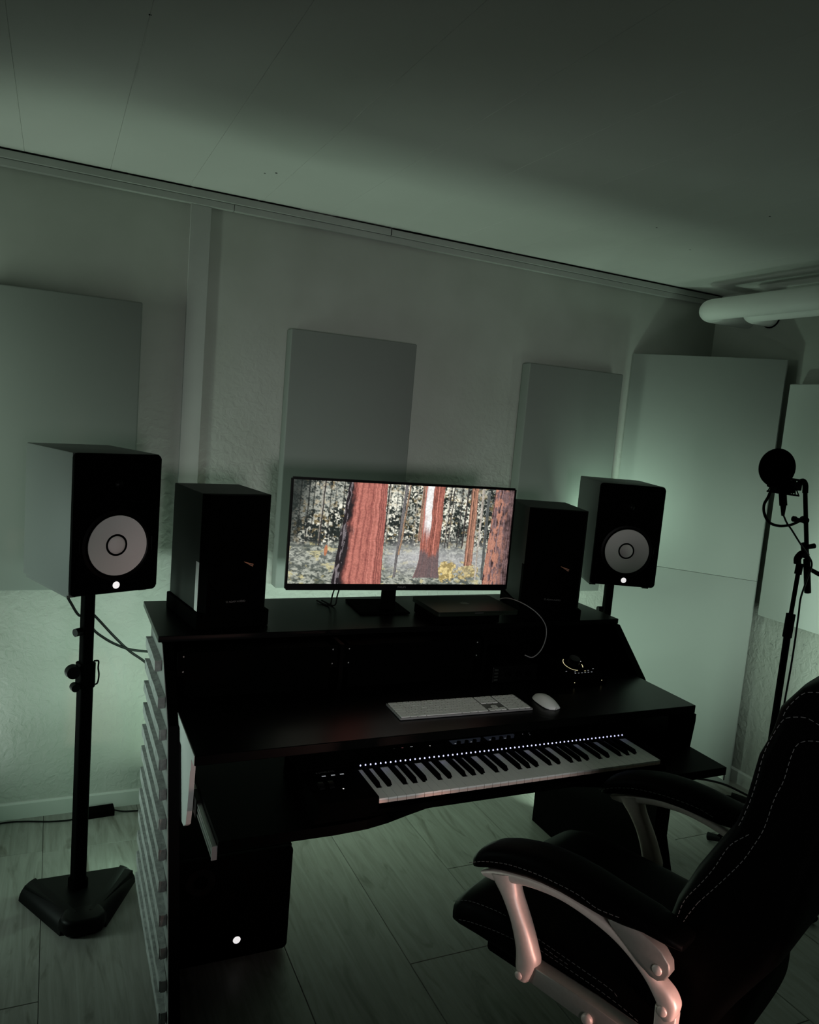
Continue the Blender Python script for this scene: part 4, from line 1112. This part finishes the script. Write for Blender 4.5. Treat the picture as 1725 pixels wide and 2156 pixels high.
ex = Vector((1, 0, 0))
# seat cushion (loft front to back)
bm = B(); rings = []
for y, z, h, hw in ((-.24, .470, .05, .20), (-.22, .472, .060, .225), (-.10, .475, .062, .242), (.05, .478, .064, .248), (.20, .480, .064, .250), (.28, .478, .062, .250), (.33, .468, .055, .246), (.355, .455, .042, .236), (.366, .448, .020, .215)):
    rings.append((Vector((0, y, z)), ex, hw, Vector((0, 0, 1)), h))
super_loft(bm, rings, 40, 3.6)
CH('seat', bm, M['leather'], smooth=True, sharp=80)
bm = B(); box(bm, -.20, .20, -.20, .28, .385, .418, .01, 2); CH('seat_pan', bm, M['blk'])
# backrest (loft bottom to top), profile measured along the side
prof = [(.50, -.110, -.190), (.53, -.112, -.235), (.58, -.118, -.258), (.64, -.126, -.290), (.69, -.135, -.318), (.736, -.145, -.332), (.805, -.172, -.345), (.86, -.199, -.352), (.916, -.228, -.362),
        (.960, -.239, -.372), (1.0, -.243, -.384), (1.05, -.249, -.398), (1.088, -.262, -.412), (1.105, -.266, -.42), (1.14, -.270, -.434), (1.18, -.296, -.446), (1.207, -.324, -.455), (1.228, -.362, -.455), (1.235, -.39, -.44)]
bm = B(); rings = []
for i, (z, yf, yr) in enumerate(prof):
    hw = .235 if .6 < z < 1.0 else (.228 if z <= .6 else .232 - .25 * max(0, z - 1.12))
    yf += .010 if z < 1.2 else .004
    rings.append((Vector((0, (yf + yr) / 2, z)), ex, hw, Vector((0, 1, 0)), (yf - yr) / 2))
super_loft(bm, rings, 64, 9.0)
CH('backrest', bm, M['leather'], smooth=True, sharp=80)

def stitch(paths, x, name='stitching', w_=.0006, dash=.0075, gap=.0045):
    b_ = B()
    for pts, xo in paths:
        P = catmull([Vector((x if xo is None else xo, p[0] - (.003 if x == -.2362 else 0), p[1])) for p in pts], 10)
        d = 0.0; on = True; start = P[0]; cur = [P[0]]
        for a, b in zip(P, P[1:]):
            seg_ = (b - a).length; pos = 0
            while pos < seg_:
                need = (dash if on else gap) - d
                if pos + need <= seg_:
                    pos += need; q = a.lerp(b, pos / seg_)
                    if on: cyl(b_, start, q, w_, seg=4)
                    else: start = q
                    on = not on; d = 0
                else:
                    d += seg_ - pos; pos = seg_
    return tag(CH(name, b_, M['stitch']), label='light grey dashed thread', kind='stuff')
sA = [(-.326, 1.192), (-.311, 1.188), (-.299, 1.181), (-.282, 1.155), (-.276, 1.137)]
sB = [(-.333, 1.139), (-.312, 1.145), (-.294, 1.141), (-.279, 1.133), (-.270, 1.115), (-.259, 1.082), (-.253, 1.050), (-.250, 1.015), (-.245, .98), (-.236, .94), (-.228, .915)]
sC = [(-.337, 1.114), (-.321, 1.110), (-.308, 1.103), (-.300, 1.090), (-.295, 1.062), (-.291, 1.030), (-.281, .993), (-.272, .938), (-.259, .900), (-.243, .862), (-.210, .804), (-.182, .758)]
sD = [(-.250, .918), (-.226, .891), (-.215, .870), (-.201, .833), (-.183, .796), (-.159, .752), (-.150, .715), (-.145, .69)]
sE = [(-.225, .902), (-.204, .867), (-.184, .819), (-.157, .769), (-.140, .715), (-.133, .68)]
sF = [(-.182, .758), (-.165, .72), (-.155, .69)]
stitch([(sA, None), (sB, None), (sC, None), (sD, None), (sF, None)], -.2362)
stitch([([(.345, .492), (.320, .507), (.292, .518), (.231, .530), (.196, .533)], None), ([(.324, .458), (.293, .469), (.23, .484), (.165, .494)], None),
        ([(.12, .526), (.056, .522), (.004, .519), (-.057, .514), (-.071, .499)], None), ([(.11, .505), (.05, .503), (-.02, .500), (-.08, .494), (-.12, .485)], None), ([(.10, .515), (.07, .512), (.04, .511)], None)], -.2512)

# armrests
railT = [(0.250, 0.624), (0.237, 0.635), (0.215, 0.645), (0.185, 0.657), (0.155, 0.664), (0.126, 0.671), (0.097, 0.675), (0.069, 0.677), (0.041, 0.677), (0.014, 0.676), (-0.012, 0.675), (-0.036, 0.672)]
mid = [(-0.047, 0.666), (-0.071, 0.657), (-0.099, 0.646), (-0.129, 0.630), (-0.149, 0.617), (-0.166, 0.615), (-0.182, 0.636), (-0.183, 0.611), (-0.189, 0.584), (-0.190, 0.560), (-0.181, 0.549), (-0.168, 0.546), (-0.157, 0.553), (-0.154, 0.565)]
railB = [(0.238, 0.618), (0.215, 0.612), (0.190, 0.628), (0.160, 0.640), (0.13, 0.650), (0.095, 0.657), (0.053, 0.660), (0.012, 0.659), (-0.015, 0.655), (-0.047, 0.648), (-0.081, 0.634), (-0.107, 0.620), (-0.134, 0.600), (-0.150, 0.585)]
outline = railT + mid + railB[::-1]
postO = [(0.232, 0.628), (0.213, 0.615), (0.194, 0.597), (0.172, 0.566), (0.157, 0.534), (0.147, 0.500), (0.144, 0.466), (0.137, 0.452), (0.122, 0.446), (0.108, 0.456), (0.100, 0.478), (0.096, 0.494), (0.108, 0.529), (0.125, 0.563), (0.144, 0.595), (0.160, 0.630), (0.165, 0.645), (0.20, .642)]
for side_ in (-1, 1):
    xa, xb = (-.292, -.256) if side_ < 0 else (.256, .292)
    xo = xa if side_ < 0 else xb            # outer face
    def arm_loft(name, A_, B_, hx, p_):
        b_ = B(); rings = []
        for q0, q1 in zip(A_, B_):
            c_ = Vector(((xa + xb) / 2, (q0[0] + q1[0]) / 2, (q0[1] + q1[1]) / 2)); u_ = Vector((0, q0[0] - q1[0], q0[1] - q1[1])); h_ = u_.length / 2
            rings.append((c_, ex, hx, u_.normalized(), h_))
        super_loft(b_, rings, 32, p_)
        return CH(name, b_, M['armmetal'], smooth=True, sharp=70)
    def cm2(P): return [(v.y, v.z) for v in catmull([Vector((0, *p)) for p in P], 5)]
    arm_loft('arm_frame', cm2([(.252, .627), (.225, .642), (.185, .656), (.126, .670), (.069, .676), (.014, .674), (-.036, .668), (-.080, .655), (-.120, .636), (-.152, .616), (-.178, .602), (-.192, .582), (-.190, .558)]),
             cm2([(.238, .619), (.212, .620), (.175, .634), (.125, .649), (.065, .658), (.012, .656), (-.047, .645), (-.090, .628), (-.128, .602), (-.150, .577), (-.156, .564), (-.156, .553), (-.170, .546)]), .018, 3.4)
    arm_loft('arm_post', cm2([(.232, .632), (.213, .615), (.194, .597), (.172, .566), (.157, .534), (.147, .500), (.144, .466), (.132, .449)]),
             cm2([(.170, .655), (.163, .634), (.155, .612), (.140, .586), (.123, .557), (.107, .524), (.096, .494), (.108, .452)]), .021, 2.7)
    # reclining bracket with large bolt
    bm = B(); br = [(-0.050, 0.683), (-0.091, 0.700), (-0.105, 0.694), (-0.134, 0.687), (-0.159, 0.678), (-0.174, 0.662), (-0.177, 0.645), (-0.170, 0.629), (-0.157, 0.621), (-0.142, 0.622), (-0.125, 0.632), (-0.095, .652), (-0.060, 0.672)]
    prism(bm, br, xo - .010 if side_ < 0 else xo - .014, xo + .014 if side_ < 0 else xo + .010, 'x', .003, 2); bk = CH('recline_bracket', bm, M['armbar'], smooth=True, sharp=50)
    def bolt(y, z, r_, parent=None, out=.011):
        b_ = B(); rot = Matrix.Rotation(-PI / 2 if side_ < 0 else PI / 2, 4, 'Y')
        lathe(b_, [(0, .0035), (r_ * .8, .0033), (r_, .0015), (r_, 0), (0, 0)], 24, Matrix.Translation((xo + side_ * out, y, z)) @ rot)
        o = CH('bolt', b_, M['armmetal'], smooth=True, sharp=50)
        return o
    bolt(-.155, .643, .0095)
    bolt(-.169, .566, .0095, out=.0)
    bolt(.127, .461, .0085, out=.004)
    # lower bar
    xi0, xi1 = (-.286, -.252) if side_ < 0 else (.252, .286)
    bm = B(); prism(bm, [(.112, .452), (.104, .490), (-.03, .489), (-.185, .482), (-.185, .444), (-.02, .448)], xi0, xi1, 'x', .003, 2); CH('lower_bar', bm, M['armbar'], smooth=True, sharp=50)
    bm = B(); lathe(bm, [(.014, .0), (.0175, .0005), (.0175, .004), (.014, .0045), (.0, .002)], 28, Matrix.Translation((xi0 if side_ < 0 else xi1, -.026, .462)) @ Matrix.Rotation(-PI / 2 * -side_ * -1, 4, 'Y')); CH('bolt_recess', bm, M['blk2'], smooth=True)
    bm = B(); lathe(bm, [(0, .009), (.009, .0085), (.0115, .006), (.0115, 0), (0, 0)], 24, Matrix.Translation((xi0 if side_ < 0 else xi1, -.029, .458)) @ Matrix.Rotation(-PI / 2 if side_ < 0 else PI / 2, 4, 'Y')); CH('bolt', bm, M['armmetal'], smooth=True, sharp=50)
    bm = B(); prism(bm, [(-.150, .560), (-.190, .560), (-.190, .440), (-.155, .440)], xi0 + .006, xi1 - .006, 'x', .003, 2); CH('rear_bracket', bm, M['armmetal'], smooth=True, sharp=50)
    # padded arm cushion: loft front to back
    bm = B(); rings = []
    pad = [(.271, .640, .650, .020), (.266, .627, .664, .032), (.252, .633, .681, .040), (.228, .644, .698, .043), (.192, .656, .714, .045), (.160, .664, .724, .045), (.130, .671, .732, .045),
           (.095, .676, .737, .045), (.05, .679, .740, .045), (.0, .678, .738, .045), (-.04, .677, .733, .044), (-.085, .683, .728, .043), (-.12, .690, .724, .041), (-.16, .690, .716, .038), (-.19, .690, .708, .030)]
    xc = -.268 if side_ < 0 else .268
    for y, z0, z1, hw in pad: rings.append((Vector((xc, y, (z0 + z1) / 2)), ex, hw, Vector((0, 0, 1)), (z1 - z0) / 2))
    super_loft(bm, rings, 30, 2.8)
    CH('arm_pad', bm, M['leather'], smooth=True, sharp=80)
    b_ = B()
    stitch([([(.266, .647), (.252, .655), (.227, .668), (.192, .682), (.158, .692), (.1, .702), (.044, .706), (.004, .706), (-.031, .700)] + ([(-.053, .702), (-.086, .707)] if side_ < 0 else []), None)], -.268 - .0452 if side_ < 0 else .268 - .0452, w_=.0007)
# tilt mechanism, gas lift, five-star base and castors
bm = B(); box(bm, -.09, .09, -.12, .12, .34, .386, .01, 2); CH('tilt_mechanism', bm, M['blk2'])
bm = B(); cyl(bm, (0, 0, .10), (0, 0, .22), .030, seg=20); cyl(bm, (0, 0, .22), (0, 0, .345), .018, seg=20); CH('gas_lift', bm, M['blk2'], smooth=True)
bm = B(); box(bm, -.03, .03, -.26, -.10, .36, .39, .006, 2); box(bm, -.03, .03, -.225, -.19, .36, .56, .006, 2); CH('back_bracket', bm, M['blk2'])
for k in range(5):
    a = 2 * PI * k / 5 + .5; d_ = Vector((math.cos(a), math.sin(a), 0))
    bm = B(); tube(bm, [d_ * .02 + Vector((0, 0, .12)), d_ * .17 + Vector((0, 0, .105)), d_ * .31 + Vector((0, 0, .078))], [.026, .020, .014], 12, 4); lg = CH('base_arm', bm, M['blk2'], smooth=True)
    pd = Vector((-d_.y, d_.x, 0)); c_ = d_ * .31 + Vector((0, 0, .027))
    for s_ in (-1, 1):
        bm = B(); cyl(bm, c_ + pd * s_ * .006, c_ + pd * s_ * .026, .027, seg=20); obj('castor_wheel', bm, M['rubber'], lg, True)
    bm = B(); cyl(bm, c_, d_ * .31 + Vector((0, 0, .080)), .006, seg=10); obj('castor_pin', bm, M['blk2'], lg, True)

# ------------------------------------------------------------------ details: specks on the ceiling and plaster chips
bm = B()
for (x, y, s_) in ((1.62, 1.33, .006), (1.60, 1.34, .004), (0.63, 2.60, .004), (0.60, 2.63, .003), (1.9, 2.25, .003), (2.2, 2.4, .003), (2.05, 1.9, .003), (.152, 1.75, .003), (.153, 1.9, .002)):
    lathe(bm, [(0, -.0004), (s_, -.0003), (s_ * 1.1, 0)], 7, Matrix.Translation((x, y, zc(x, 2.3208))))
obj('paint_chips', bm, M['gap'], ceil)['kind'] = 'stuff'
bm = B()
for i in range(34):
    y = random.uniform(2.05, 2.45); z = .745 - abs(random.gauss(0, .05))
    if random.random() < .4: y = random.uniform(2.25, 2.44); z = .09 + random.uniform(0, .05)
    s_ = random.uniform(.0012, .0032)
    lathe(bm, [(0, -.0005), (s_, -.0003), (s_ * 1.3, 0)], 6, Matrix.Translation((2.9699, y, z)) @ Matrix.Rotation(PI / 2, 4, 'Y'))
o = obj('plaster_chips', bm, M['desk_side'], wr); o['kind'] = 'stuff'
